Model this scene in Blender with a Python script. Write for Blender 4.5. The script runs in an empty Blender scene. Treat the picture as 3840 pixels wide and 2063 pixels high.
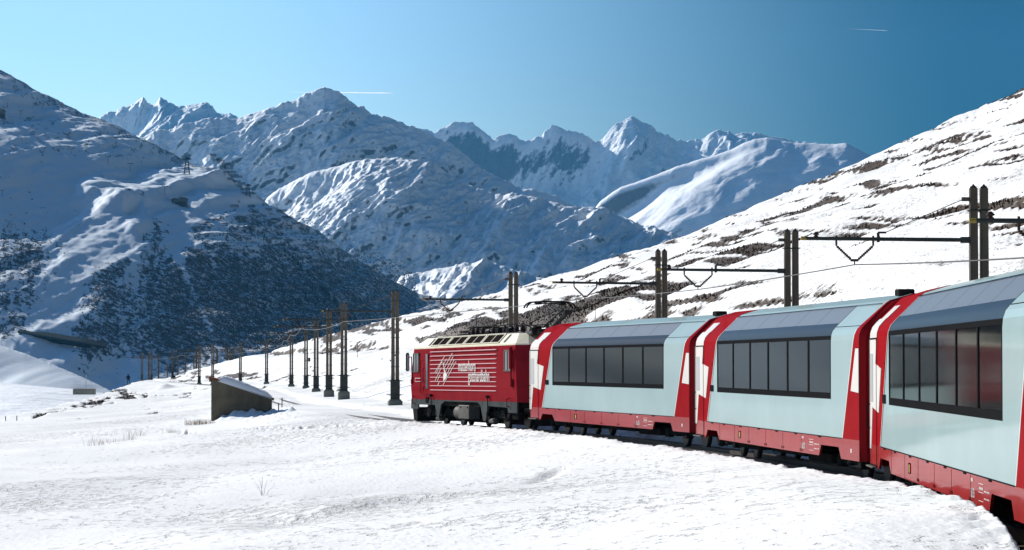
import bpy, bmesh, math, random
import numpy as np
from mathutils import Vector, Matrix

# ------------------------------------------------------------------ camera, sky, sun, exposure
SC = bpy.context.scene
COL = SC.collection
F = 10900.0          # focal length of the long lens in pixels of a 3840 px wide frame
HZ = 1364.0          # row of eye level
cam_d = bpy.data.cameras.new('camera')
cam = bpy.data.objects.new('camera', cam_d); COL.objects.link(cam)
cam_d.sensor_width = 36.0
cam_d.lens = F / 3840.0 * 36.0
cam_d.clip_start = 0.2
cam_d.clip_end = 60000.0
cam.location = (0, 0, 0)
cam.rotation_euler = (math.pi / 2 + math.atan((HZ - 1031.5) / F), 0, 0)
SC.camera = cam

SUN_AZ = math.radians(-43.0)     # left of straight ahead
SUN_EL = math.radians(26.0)
w = bpy.data.worlds.new('World'); SC.world = w
w.use_nodes = True
nt = w.node_tree
sky = nt.nodes.new('ShaderNodeTexSky')
sky.sky_type = 'NISHITA'
sky.sun_disc = False
sky.sun_elevation = SUN_EL
sky.sun_rotation = SUN_AZ
sky.altitude = 2000
sky.air_density = 1.3
sky.dust_density = 0.6
sky.ozone_density = 2.6
bg = nt.nodes['Background']
bg.inputs['Strength'].default_value = 0.085
# deepen the thin winter-mountain blue, and paint window glass tint in, darker to the right
hs = nt.nodes.new('ShaderNodeHueSaturation'); hs.inputs['Saturation'].default_value = 1.08
nt.links.new(sky.outputs['Color'], hs.inputs['Color'])
mul = nt.nodes.new('ShaderNodeMix'); mul.data_type = 'RGBA'; mul.blend_type = 'MULTIPLY'; mul.inputs['Factor'].default_value = 1.0
nt.links.new(hs.outputs['Color'], mul.inputs['A']); mul.inputs['B'].default_value = (.42, .79, 1.10, 1)
tc = nt.nodes.new('ShaderNodeTexCoord'); dp = nt.nodes.new('ShaderNodeVectorMath'); dp.operation = 'DOT_PRODUCT'
nt.links.new(tc.outputs['Generated'], dp.inputs[0]); dp.inputs[1].default_value = (-1, 0, 0)
mr = nt.nodes.new('ShaderNodeMapRange'); mr.interpolation_type = 'SMOOTHSTEP'
mr.inputs['From Min'].default_value = -.165; mr.inputs['From Max'].default_value = .12
mr.inputs['To Min'].default_value = 0; mr.inputs['To Max'].default_value = 1
nt.links.new(dp.outputs['Value'], mr.inputs['Value'])
mc = nt.nodes.new('ShaderNodeMix'); mc.data_type = 'RGBA'
mc.inputs['A'].default_value = (.010, .080, .088, 1); mc.inputs['B'].default_value = (1.80, 1.08, .86, 1)
nt.links.new(mr.outputs['Result'], mc.inputs['Factor'])
mul2 = nt.nodes.new('ShaderNodeMix'); mul2.data_type = 'RGBA'; mul2.blend_type = 'MULTIPLY'; mul2.inputs['Factor'].default_value = 1.0
nt.links.new(mul.outputs['Result'], mul2.inputs['A']); nt.links.new(mc.outputs['Result'], mul2.inputs['B'])
nt.links.new(mul2.outputs['Result'], bg.inputs['Color'])

sl = bpy.data.lights.new('sun', 'SUN')
sun = bpy.data.objects.new('sun', sl); COL.objects.link(sun)
sl.energy = 4.8
sl.angle = math.radians(0.5)
sl.color = (1.0, 0.95, 0.87)
sd = Vector((math.sin(SUN_AZ) * math.cos(SUN_EL), math.cos(SUN_AZ) * math.cos(SUN_EL), math.sin(SUN_EL)))
sun.rotation_euler = sd.to_track_quat('Z', 'Y').to_euler()
sun.location = (-300, 300, 300)

SC.view_settings.view_transform = 'Standard'
SC.view_settings.look = 'None'
SC.view_settings.exposure = 0.76
SC.view_settings.gamma = 1.0
SC.view_settings.use_curve_mapping = False
SC.render.engine = 'CYCLES'
SC.cycles.use_denoising = True
SC.cycles.use_adaptive_sampling = False
try: SC.cycles.sampling_pattern = 'BLUE_NOISE'
except Exception: pass
SC.cycles.max_bounces = 6
SC.cycles.sample_clamp_indirect = 3.0
SC.cycles.volume_bounces = 0
SC.cycles.transparent_max_bounces = 16
random.seed(7)
HAZE = 2.8e-5

# ------------------------------------------------------------------ helpers
def tag(o, label=None, cat=None, group=None, kind=None):
    if label: o['label'] = label
    if cat: o['category'] = cat
    if group: o['group'] = group
    if kind: o['kind'] = kind
    return o

def empty(name, loc=(0, 0, 0), rz=0.0):
    o = bpy.data.objects.new(name, None); COL.objects.link(o)
    o.location = loc; o.rotation_euler = (0, 0, rz); o.empty_display_size = .3
    return o

def link_mesh(name, me, mat, parent=None, smooth=False):
    if mat is not None:
        for m in (mat if isinstance(mat, (list, tuple)) else [mat]): me.materials.append(m)
    if smooth:
        me.polygons.foreach_set('use_smooth', [True] * len(me.polygons))
    o = bpy.data.objects.new(name, me); COL.objects.link(o)
    if parent: o.parent = parent
    return o

def inst(name, me, parent=None, loc=(0, 0, 0), rot=(0, 0, 0), scale=(1, 1, 1)):
    o = bpy.data.objects.new(name, me); COL.objects.link(o)
    if parent: o.parent = parent
    o.location = loc; o.rotation_euler = rot; o.scale = scale
    return o

KIDS = {}
def copy_tree(o, parent=None):
    c = o.copy(); COL.objects.link(c)
    if parent is not None: c.parent = parent
    for ch in list(o.children): copy_tree(ch, c)
    return c

class MB:
    """collects shapes for one mesh"""
    def __init__(s): s.v = []; s.f = []
    def add(s, vs, fs):
        b = len(s.v); s.v += [tuple(p) for p in vs]; s.f += [tuple(b + i for i in f) for f in fs]; return s
    def box(s, a, b, bev=0.0):
        (x0, y0, z0), (x1, y1, z1) = a, b
        x0, x1 = min(x0, x1), max(x0, x1); y0, y1 = min(y0, y1), max(y0, y1); z0, z1 = min(z0, z1), max(z0, z1)
        if bev <= 0:
            vs = [(x0, y0, z0), (x1, y0, z0), (x1, y1, z0), (x0, y1, z0), (x0, y0, z1), (x1, y0, z1), (x1, y1, z1), (x0, y1, z1)]
            return s.add(vs, [(0, 3, 2, 1), (4, 5, 6, 7), (0, 1, 5, 4), (1, 2, 6, 5), (2, 3, 7, 6), (3, 0, 4, 7)])
        c = bev
        ring = lambda z, i: [(x0 + i, y0 + c + i, z), (x0 + c + i, y0 + i, z), (x1 - c - i, y0 + i, z), (x1 - i, y0 + c + i, z),
                             (x1 - i, y1 - c - i, z), (x1 - c - i, y1 - i, z), (x0 + c + i, y1 - i, z), (x0 + i, y1 - c - i, z)]
        rs = [ring(z0, c * .7), ring(z0 + c, 0), ring(z1 - c, 0), ring(z1, c * .7)]
        return s.rings(rs, True)
    def rings(s, rs, cap=True):
        n = len(rs[0]); vs = [p for r in rs for p in r]; fs = []
        for k in range(len(rs) - 1):
            for i in range(n):
                j = (i + 1) % n
                fs.append((k * n + i, k * n + j, (k + 1) * n + j, (k + 1) * n + i))
        if cap:
            fs.append(tuple(range(n - 1, -1, -1))); m = (len(rs) - 1) * n; fs.append(tuple(m + i for i in range(n)))
        return s.add(vs, fs)
    def path(s, pts, r, n=6, cap=True):
        pts = [Vector(p) for p in pts]; rs = []
        rr = r if isinstance(r, (list, tuple)) else [r] * len(pts)
        up0 = None
        for i, p in enumerate(pts):
            d = (pts[min(i + 1, len(pts) - 1)] - pts[max(i - 1, 0)]).normalized()
            if up0 is None:
                up0 = Vector((0, 0, 1)) if abs(d.z) < .9 else Vector((1, 0, 0))
            a = d.cross(up0).normalized(); b = a.cross(d)
            rs.append([tuple(p + (a * math.cos(t) + b * math.sin(t)) * rr[i]) for t in [2 * math.pi * k / n for k in range(n)]])
        return s.rings(rs, cap)
    def tube(s, a, b, r, n=8, r1=None): return s.path([a, b], [r, r if r1 is None else r1], n)
    def lathe(s, prof, c=(0, 0, 0), n=12, axis='z'):
        rs = []
        for (r, h) in prof:
            ring = []
            for k in range(n):
                t = 2 * math.pi * k / n; x, y, z = r * math.cos(t), r * math.sin(t), h
                if axis == 'y': x, y, z = x, z, -y
                if axis == 'x': x, y, z = z, x, y
                ring.append((c[0] + x, c[1] + y, c[2] + z))
            rs.append(ring)
        return s.rings(rs, True)
    def prism(s, poly, y0, y1):
        """poly in (x,z), extruded along y"""
        n = len(poly)
        vs = [(x, y0, z) for x, z in poly] + [(x, y1, z) for x, z in poly]
        fs = [tuple(range(n)), tuple(range(2 * n - 1, n - 1, -1))]
        fs += [((i + 1) % n, i, n + i, n + (i + 1) % n) for i in range(n)]
        return s.add(vs, fs)
    def mesh(s, name):
        me = bpy.data.meshes.new(name); me.from_pydata(s.v, [], s.f)
        bm = bmesh.new(); bm.from_mesh(me); bmesh.ops.recalc_face_normals(bm, faces=bm.faces); bm.to_mesh(me); bm.free()
        return me
    def build(s, name, mat, parent=None, smooth=False):
        return link_mesh(name, s.mesh(name), mat, parent, smooth)

def grid_mesh(name, P, attrs=None):
    """P: (rows, cols, 3) -> mesh with smooth shading"""
    R, C = P.shape[:2]
    me = bpy.data.meshes.new(name)
    me.vertices.add(R * C); me.vertices.foreach_set('co', P.reshape(-1).astype(np.float32))
    idx = np.arange(R * C).reshape(R, C)
    q = np.stack([idx[:-1, :-1], idx[:-1, 1:], idx[1:, 1:], idx[1:, :-1]], -1).reshape(-1, 4)
    n = len(q)
    me.loops.add(n * 4); me.loops.foreach_set('vertex_index', q.reshape(-1).astype(np.int32))
    me.polygons.add(n); me.polygons.foreach_set('loop_start', np.arange(0, n * 4, 4, dtype=np.int32))
    try: me.polygons.foreach_set('loop_total', np.full(n, 4, dtype=np.int32))
    except Exception: pass
    me.polygons.foreach_set('use_smooth', np.ones(n, dtype=bool))
    me.update(calc_edges=True)
    for k, a in (attrs or {}).items():
        at = me.attributes.new(k, 'FLOAT', 'POINT'); at.data.foreach_set('value', a.reshape(-1).astype(np.float32))
    return me

# vectorised gradient noise
def pn(x, y, seed=0):
    x = np.asarray(x, float); y = np.asarray(y, float)
    xi = np.floor(x).astype(np.int64); yi = np.floor(y).astype(np.int64)
    xf = x - xi; yf = y - yi
    def g(ix, iy, dx, dy):
        h = (ix.astype(np.uint32) * np.uint32(0x9E3779B1)) ^ (iy.astype(np.uint32) * np.uint32(0x85EBCA77)) ^ np.uint32((seed * 0xC2B2AE3D + 0x27D4EB2F) & 0xffffffff)
        h = (h ^ (h >> np.uint32(15))) * np.uint32(0x2C1B3C6D)
        h = (h ^ (h >> np.uint32(12))) * np.uint32(0x297A2D39)
        h = h ^ (h >> np.uint32(15))
        a = (h & np.uint32(4095)).astype(np.float64) * (2 * math.pi / 4096)
        return np.cos(a) * dx + np.sin(a) * dy
    u = xf * xf * xf * (xf * (xf * 6 - 15) + 10); v = yf * yf * yf * (yf * (yf * 6 - 15) + 10)
    a = g(xi, yi, xf, yf); b = g(xi + 1, yi, xf - 1, yf); c = g(xi, yi + 1, xf, yf - 1); d = g(xi + 1, yi + 1, xf - 1, yf - 1)
    return ((a + (b - a) * u) * (1 - v) + (c + (d - c) * u) * v) * 1.5

def fbm(x, y, seed=0, o=4, lac=2.03, gain=.5):
    s = 0; a = 1.0; n = 0
    for k in range(o):
        s = s + a * pn(x * lac ** k + 17.3 * k, y * lac ** k - 9.1 * k, seed + k); n += a; a *= gain
    return s / n

def ridged(x, y, seed=0, o=4, gain=.5):
    s = 0; a = 1.0; n = 0
    for k in range(o):
        s = s + a * (1 - np.abs(pn(x * 2.05 ** k + 3.7 * k, y * 2.05 ** k + 5.1 * k, seed + k)) * 1.6); n += a; a *= gain
    return s / n

def sstep(a, b, x):
    t = np.clip((np.asarray(x, float) - a) / (b - a), 0, 1); return t * t * (3 - 2 * t)

# ------------------------------------------------------------------ materials
def new_mat(name):
    m = bpy.data.materials.new(name); m.use_nodes = True
    return m, m.node_tree, m.node_tree.nodes['Principled BSDF']

def noise_node(nt, scale, detail=4, rough=.55, coord='Object', sc=None):
    tc = nt.nodes.new('ShaderNodeTexCoord'); mp = nt.nodes.new('ShaderNodeMapping')
    nt.links.new(tc.outputs[coord], mp.inputs['Vector'])
    if sc: mp.inputs['Scale'].default_value = sc
    n = nt.nodes.new('ShaderNodeTexNoise'); n.inputs['Scale'].default_value = scale
    n.inputs['Detail'].default_value = detail; n.inputs['Roughness'].default_value = rough
    nt.links.new(mp.outputs['Vector'], n.inputs['Vector'])
    return n, mp

def ramp(nt, fac, stops):
    r = nt.nodes.new('ShaderNodeValToRGB')
    els = r.color_ramp.elements
    while len(els) > 1: els.remove(els[-1])
    els[0].position = stops[0][0]; els[0].color = (*stops[0][1], 1)
    for p, c in stops[1:]:
        e = els.new(p); e.color = (*c, 1)
    nt.links.new(fac, r.inputs['Fac'])
    return r

def bump(nt, h, strength, dist, normal_to):
    b = nt.nodes.new('ShaderNodeBump'); b.inputs['Strength'].default_value = strength; b.inputs['Distance'].default_value = dist
    nt.links.new(h, b.inputs['Height']); nt.links.new(b.outputs['Normal'], normal_to)
    return b

def paint(name, col, rough=.3, var=.12, dirt=None, coat=0.0, bumpd=0.0, scale=1.3, metal=0.0, sc=None, spec=.05):
    """painted / worn surface: colour drifts a little, optional dirt streaks"""
    m, nt, p = new_mat(name)
    n, mp = noise_node(nt, scale, 6, .6, sc=sc)
    a = tuple(max(0, c * (1 - var)) for c in col); b = tuple(min(1, c * (1 + var)) for c in col)
    r = ramp(nt, n.outputs['Fac'], [(.3, a), (.7, b)])
    out = r.outputs['Color']
    if dirt:
        n2, _ = noise_node(nt, 3.0, 8, .7, sc=(1.2, 1.2, .35))
        r2 = ramp(nt, n2.outputs['Fac'], [(.5, (0, 0, 0)), (.75, (.55, .55, .55))])
        mx = nt.nodes.new('ShaderNodeMix'); mx.data_type = 'RGBA'
        nt.links.new(r2.outputs['Color'], mx.inputs['Factor']); nt.links.new(out, mx.inputs['A'])
        mx.inputs['B'].default_value = (*dirt, 1); out = mx.outputs['Result']
    nt.links.new(out, p.inputs['Base Color'])
    p.inputs['Roughness'].default_value = rough; p.inputs['Metallic'].default_value = metal
    p.inputs['Coat Weight'].default_value = coat; p.inputs['Coat Roughness'].default_value = .06
    p.inputs['Specular IOR Level'].default_value = spec
    if bumpd > 0:
        n3, _ = noise_node(nt, 6 * scale, 5, .6, sc=sc); bump(nt, n3.outputs['Fac'], .6, bumpd, p.inputs['Normal'])
    return m

M = {}
M['red'] = paint('red_paint', (.225, .007, .010), .28, .08, coat=.04, spec=0.0)
M['loco_red'] = paint('loco_red_paint', (.175, .009, .014), .38, .14, dirt=(.15, .012, .012), coat=.03, spec=0.0)
M['skirt_red'] = paint('skirt_red_paint', (.24, .016, .016), .36, .10, dirt=(.24, .03, .028), coat=.38, spec=0.0)
M['body'] = paint('pale_grey_paint', (.25, .33, .332), .26, .05, coat=.34, spec=0.0, scale=.6)
M['white'] = paint('white_paint', (.52, .49, .45), .35, .05, coat=.05)
M['line'] = paint('dark_gasket', (.012, .012, .013), .5, .1, spec=0.0)
M['dark'] = paint('dark_underframe', (.022, .021, .02), .65, .35, bumpd=.004, spec=0.0)
M['black'] = paint('black_rubber', (.012, .012, .012), .7, .2, spec=0.0)
M['grey_skirt'] = paint('grey_steel_skirt', (.055, .062, .062), .5, .2, dirt=(.03, .028, .026), spec=0.0)
M['silver'] = paint('bare_steel', (.095, .092, .084), .5, .2, metal=.1, spec=0.0)
M['cream'] = paint('cream_roof_paint', (.56, .52, .40), .4, .08, dirt=(.38, .33, .22))
M['roof_grey'] = paint('roof_grey_paint', (.10, .10, .10), .5, .2, dirt=(.05, .04, .035), spec=0.0)
M['mesh_dark'] = paint('grille_dark', (.014, .010, .009), .6, .3, spec=0.0)
M['rib'] = paint('rib_painted_highlight', (.50, .26, .26), .3, .06)  # ribs are red; their sunlit highlight is painted into this light colour
M['letter'] = paint('white_lettering', (.58, .55, .52), .4, .04)
M['concrete'] = paint('hut_concrete', (.115, .100, .074), .95, .30, dirt=(.04, .036, .03), bumpd=.05, scale=1.1)
M['rust'] = paint('rusty_sheet', (.13, .045, .025), .8, .35, bumpd=.01)
M['mast'] = paint('weathered_mast_concrete', (.105, .09, .072), .85, .28, spec=0.0, dirt=(.045, .034, .026), bumpd=.006, scale=1.0)
M['mast_steel'] = paint('dark_green_grey_steel', (.05, .055, .052), .55, .3, spec=0.0)
M['mast_base'] = paint('mast_base_concrete', (.15, .16, .14), .9, .25, bumpd=.01)
M['insul'] = paint('brown_insulator', (.06, .035, .03), .3, .2)
M['wire'] = paint('copper_wire', (.10, .09, .075), .4, .1, metal=.5)
M['wood'] = paint('weathered_wood', (.10, .075, .05), .9, .3)
M['yellow'] = paint('yellow_label', (.30, .22, .06), .5, .1)
M['plate'] = paint('grey_plate', (.42, .43, .42), .5, .08)
M['rail'] = paint('rail_steel', (.06, .05, .045), .4, .3, metal=.4)
M['seat'] = paint('seat_cloth', (.045, .03, .035), .9, .2)
M['inner'] = paint('interior_panel', (.14, .14, .13), .8, .1)
M['card'] = paint('pale_card', (.70, .78, .72), .7, .05)
M['frost'] = paint('frosted_door_glass', (.33, .34, .34), .25, .05)
M['cloth_dark'] = paint('dark_ski_clothing', (.012, .014, .025), .8, .3)
M['skin'] = paint('skin', (.35, .2, .14), .6, .1)
M['straw'] = paint('dry_grass', (.26, .17, .075), .9, .35)
M['needle'] = paint('conifer_needles', (.030, .045, .036), .9, .4, spec=0.0)
M['bark'] = paint('bark', (.05, .038, .028), .95, .3, spec=0.0)
M['scrub'] = paint('bare_scrub', (.085, .083, .08), .95, .35, spec=0.0)
M['heather'] = paint('dwarf_heather', (.075, .050, .030), .95, .5, scale=.4, spec=0.0)
M['fence'] = paint('snow_barrier_timber', (.045, .042, .04), .9, .3, spec=0.0)
M['hutwood'] = paint('dark_chalet_wood', (.06, .045, .035), .9, .3)

def glass_mat(name, tint, refl=1.5, rough=.02, wav=.0):
    m, nt, p = new_mat(name); nt.nodes.remove(p)
    out = nt.nodes['Material Output']
    tr = nt.nodes.new('ShaderNodeBsdfTransparent'); tr.inputs['Color'].default_value = (*tint, 1)
    gl = nt.nodes.new('ShaderNodeBsdfGlossy'); gl.inputs['Roughness'].default_value = rough
    gl.inputs['Color'].default_value = (.9, .95, .93, 1)
    fr = nt.nodes.new('ShaderNodeFresnel'); fr.inputs['IOR'].default_value = refl
    mx = nt.nodes.new('ShaderNodeMixShader')
    nt.links.new(fr.outputs['Fac'], mx.inputs['Fac']); nt.links.new(tr.outputs[0], mx.inputs[1]); nt.links.new(gl.outputs[0], mx.inputs[2])
    nt.links.new(mx.outputs[0], out.inputs['Surface'])
    if wav:
        n, _ = noise_node(nt, .9, 3, .5); b = bump(nt, n.outputs['Fac'], .5, wav, gl.inputs['Normal']); nt.links.new(b.outputs['Normal'], fr.inputs['Normal'])
    return m
M['glass'] = glass_mat('tinted_window_glass', (.20, .28, .24), 1.12, .07, .0015)
def solid_glass(name, col, rough=.05, ior=1.5, wav=.004):
    m, nt, p = new_mat(name); p.inputs['Base Color'].default_value = (*col, 1); p.inputs['Roughness'].default_value = rough; p.inputs['IOR'].default_value = ior
    n, _ = noise_node(nt, .8, 3, .5); bump(nt, n.outputs['Fac'], .4, wav, p.inputs['Normal'])
    return m
M['roof_glass'] = solid_glass('dark_roof_glass', (.12, .13, .145), .3, 1.14, .002)
M['eave_glass'] = solid_glass('dark_eave_glass', (.012, .012, .015), .25, 1.08)
M['cab_glass'] = solid_glass('dark_cab_glass', (.02, .024, .024), .04, 1.25)

def snow_mat(name, tint=(.80, .83, .86), rock=(.11, .105, .10), attr=None, bscale=2.2, bdist=.05, bstr=.6, slope=None, nscale=.02, asc=None, rock2=None, big=None, rfreq=22, attr_scale=None, pits=False, streak=None, lowt=.95):
    """snow with real bare patches (attr / steepness) and fine crust relief"""
    m, nt, p = new_mat(name)
    p.inputs['Roughness'].default_value = .55
    p.inputs['Specular IOR Level'].default_value = .06
    nv, _ = noise_node(nt, nscale * 3, 5, .6)
    rs = ramp(nt, nv.outputs['Fac'], [(.3, tuple(c * lowt for c in tint)), (.7, tint)])
    nr, _ = noise_node(nt, nscale * 25, 6, .65)
    rr = ramp(nt, nr.outputs['Fac'], [(.3, rock), (.72, rock2 or tuple(min(1, c * 1.9) for c in rock))])
    fac = None
    if attr:
        a = nt.nodes.new('ShaderNodeAttribute'); a.attribute_name = attr
        nn, _ = noise_node(nt, attr_scale or nscale * 60, 6, .75)
        ad = nt.nodes.new('ShaderNodeMath'); ad.operation = 'MULTIPLY_ADD'
        nt.links.new(nn.outputs['Fac'], ad.inputs[0]); ad.inputs[1].default_value = .9; nt.links.new(a.outputs['Fac'], ad.inputs[2])
        r = ramp(nt, ad.outputs[0], [(.90, (0, 0, 0)), (1.02, (1, 1, 1))]); fac = r.outputs['Color']
    if slope:
        g = nt.nodes.new('ShaderNodeNewGeometry'); sx = nt.nodes.new('ShaderNodeSeparateXYZ'); nt.links.new(g.outputs['Normal'], sx.inputs[0])
        ns, nmp = noise_node(nt, nscale * rfreq, 8, .72)
        if streak:
            nmp.vector_type = 'TEXTURE'; nmp.inputs['Rotation'].default_value = (0, math.radians(-streak[0]), 0); nmp.inputs['Scale'].default_value = (streak[1], 1, 1)
        ad = nt.nodes.new('ShaderNodeMath'); ad.operation = 'MULTIPLY_ADD'
        nt.links.new(ns.outputs['Fac'], ad.inputs[0]); ad.inputs[1].default_value = slope[2]; nt.links.new(sx.outputs['Z'], ad.inputs[2])
        r = ramp(nt, ad.outputs[0], [(slope[0], (1, 1, 1)), (slope[1], (0, 0, 0))])
        if fac is None: fac = r.outputs['Color']
        else:
            mm = nt.nodes.new('ShaderNodeMath'); mm.operation = 'MAXIMUM'; nt.links.new(fac, mm.inputs[0]); nt.links.new(r.outputs['Color'], mm.inputs[1]); fac = mm.outputs[0]
    if fac is not None:
        mx = nt.nodes.new('ShaderNodeMix'); mx.data_type = 'RGBA'
        nt.links.new(fac, mx.inputs['Factor']); nt.links.new(rs.outputs['Color'], mx.inputs['A']); nt.links.new(rr.outputs['Color'], mx.inputs['B'])
        nt.links.new(mx.outputs['Result'], p.inputs['Base Color'])
    else: nt.links.new(rs.outputs['Color'], p.inputs['Base Color'])
    nb, mp = noise_node(nt, bscale, 6, .66, sc=asc)
    hgt = nb.outputs['Fac']
    if pits:
        nm, _ = noise_node(nt, .10, 3, .6)
        ad2 = nt.nodes.new('ShaderNodeMath'); ad2.operation = 'MULTIPLY_ADD'; nt.links.new(nm.outputs['Fac'], ad2.inputs[0]); ad2.inputs[1].default_value = .62; nt.links.new(hgt, ad2.inputs[2])
        hgt = ramp(nt, ad2.outputs[0], [(.60, (0, 0, 0)), (.74, (1, 1, 1))]).outputs['Color']
    b1 = bump(nt, hgt, bstr, bdist, p.inputs['Normal'])
    if streak:
        mp.vector_type = 'TEXTURE'; mp.inputs['Rotation'].default_value = (0, math.radians(-streak[0]), 0); mp.inputs['Scale'].default_value = (streak[1] * .7, 1, 1)
    if big:
        n2, mp2 = noise_node(nt, big[0], 3, .5, sc=asc)
        b2 = nt.nodes.new('ShaderNodeBump'); b2.inputs['Strength'].default_value = .8; b2.inputs['Distance'].default_value = big[1]
        nt.links.new(n2.outputs['Fac'], b2.inputs['Height']); nt.links.new(b2.outputs['Normal'], b1.inputs['Normal'])
    return m

# ------------------------------------------------------------------ the railway line (centre line, rail height)
_ty = [-40, -20, -5, 12, 21, 30.3, 40, 48.5, 58, 68, 79, 89.3, 97, 104, 112, 124, 139, 153, 167, 181, 195, 230, 276, 304, 359, 394, 419, 480, 550, 600, 650, 700, 1000]
_tx = [-16, -6.3, -.8, 3.9, 5.45, 6.63, 7.12, 7.24, 6.65, 5.55, 3.75, 1.6, -.4, -2.25, -4.0, -6.2, -8.8, -10.9, -12.7, -14.3, -15.9, -19.4, -24.0, -27.4, -34.6, -40.5, -45.5, -59.5, -70, -75, -79, -82, -100]
_tz = [(-40, -2.1), (90, -2.1), (104, -2.17), (140, -2.25), (195, -2.4), (276, -2.6), (359, -2.8), (419, -2.9), (550, -3.05), (700, -3.4), (1000, -4)]
_fy = np.arange(-40, 1000, 1.0)
_fx = np.interp(_fy, _ty, _tx)
_ker = np.exp(-np.linspace(-2, 2, 13) ** 2); _ker /= _ker.sum()
_fx = np.convolve(np.pad(_fx, 6, mode='edge'), _ker, 'valid')
_fh = np.gradient(_fx, _fy)
def TX(y): return np.interp(y, _fy, _fx)
def TH(y): return np.interp(y, _fy, _fh)
def TZ(y): return np.interp(y, [a for a, b in _tz], [b for a, b in _tz])

# skyline of the near ground as seen from the train (pixel columns / rows -> angles)
_sky = [(0, 1544), (87, 1527), (173, 1505), (243, 1486), (312, 1463), (368, 1447), (416, 1431), (483, 1427), (509, 1428), (542, 1422), (572, 1408), (597, 1403), (625, 1395),
        (650, 1388), (693, 1375), (759, 1360), (817, 1345), (906, 1324), (988, 1308), (1029, 1295), (1084, 1284), (1165, 1264), (1195, 1253), (1243, 1240), (1302, 1221),
        (1390, 1197), (1464, 1179), (1560, 1145), (1690, 1110), (1819, 1073), (1953, 1039), (2087, 1006), (2206, 976), (2325, 947), (2460, 912), (2579, 880), (2668, 842),
        (2758, 805), (2870, 750), (2981, 693), (3116, 634), (3250, 578), (3369, 526), (3503, 474), (3578, 432), (3652, 395), (3727, 355), (3840, 298)]
_su = np.array([(a - 1920) / F for a, b in _sky]); _se = np.array([(HZ - b) / F for a, b in _sky])
_su = np.concatenate([[-1.2, -.45, -.25], _su, [.25, .4, .7, 1.2]]); _se = np.concatenate([[-.05, -.035, -.022], _se, [.132, .19, .26, .32]])
def EU(u): return np.interp(u, _su, _se)
def YS(u): return np.interp(u, [-1.2, -.45, -.25, -.176, -.15, -.132, -.125, -.11, -.1, -.05, 0, .05, .1, .176, .4, 1.2],
                            [60, 90, 150, 190, 300, 470, 540, 530, 490, 440, 380, 335, 345, 390, 360, 300])

_trail = [(-14.6, 131), (-13.2, 122), (-11.6, 116), (-9.9, 112.5), (-8.6, 109.5), (-6.6, 107), (-5.2, 104)]
def seg_dist(X, Y, pts):
    D = np.full(np.shape(X), 1e9)
    for (ax, ay), (bx, by) in zip(pts[:-1], pts[1:]):
        dx, dy = bx - ax, by - ay; L = dx * dx + dy * dy
        t = np.clip(((X - ax) * dx + (Y - ay) * dy) / L, 0, 1)
        D = np.minimum(D, np.hypot(X - ax - t * dx, Y - ay - t * dy))
    return D

def bare_mask(X, Y, d, u):
    """0..1, above about .5 the ground is free of snow"""
    s = Y
    n = fbm(s / 34 + d * .02, d / 1.9, 11, 3) * .66 + fbm(s / 11, d / .95, 21, 2) * .52 + fbm(s / 90, d / 8, 31, 2) * .50
    wgt = np.full(np.shape(X), -2.0) + 1.45 * np.maximum(sstep(5.5, 9, d), sstep(140, 190, Y))
    hill = sstep(5.5, 9, d)
    wgt = wgt + hill * (.265 + .02 * np.exp(-((d - 22) / 5.0) ** 2) + .10 * sstep(140, 70, Y) * sstep(17, 24, d) - .22 * sstep(18, 14, d))
    # steep heather bank above the hill path, left of the engine
    wgt = wgt + .62 * np.exp(-((d - 21.5) / 2.8) ** 2) * sstep(165, 200, Y) * sstep(330, 280, Y)
    # grass along the edge of the terrace on the valley side
    e = np.interp(Y, [0, 150, 193, 383, 515, 700], [40, 24, 20, 13.5, 11, 10])
    wgt = wgt + .43 * np.exp(-((-d - e + 2.0) / 2.6) ** 2) * sstep(140, 185, Y) * (d < 0)
    wgt = wgt + .24 * np.exp(-((-d - 8.5) / 1.2) ** 2) * sstep(120, 150, Y) * sstep(330, 250, Y) * (d < 0)
    wgt = wgt + .30 * sstep(330, 380, Y) * np.exp(-((d - 7) / 3.0) ** 2)
    return np.clip(.5 + 1.5 * (n + wgt + .12), 0, 1)

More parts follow.
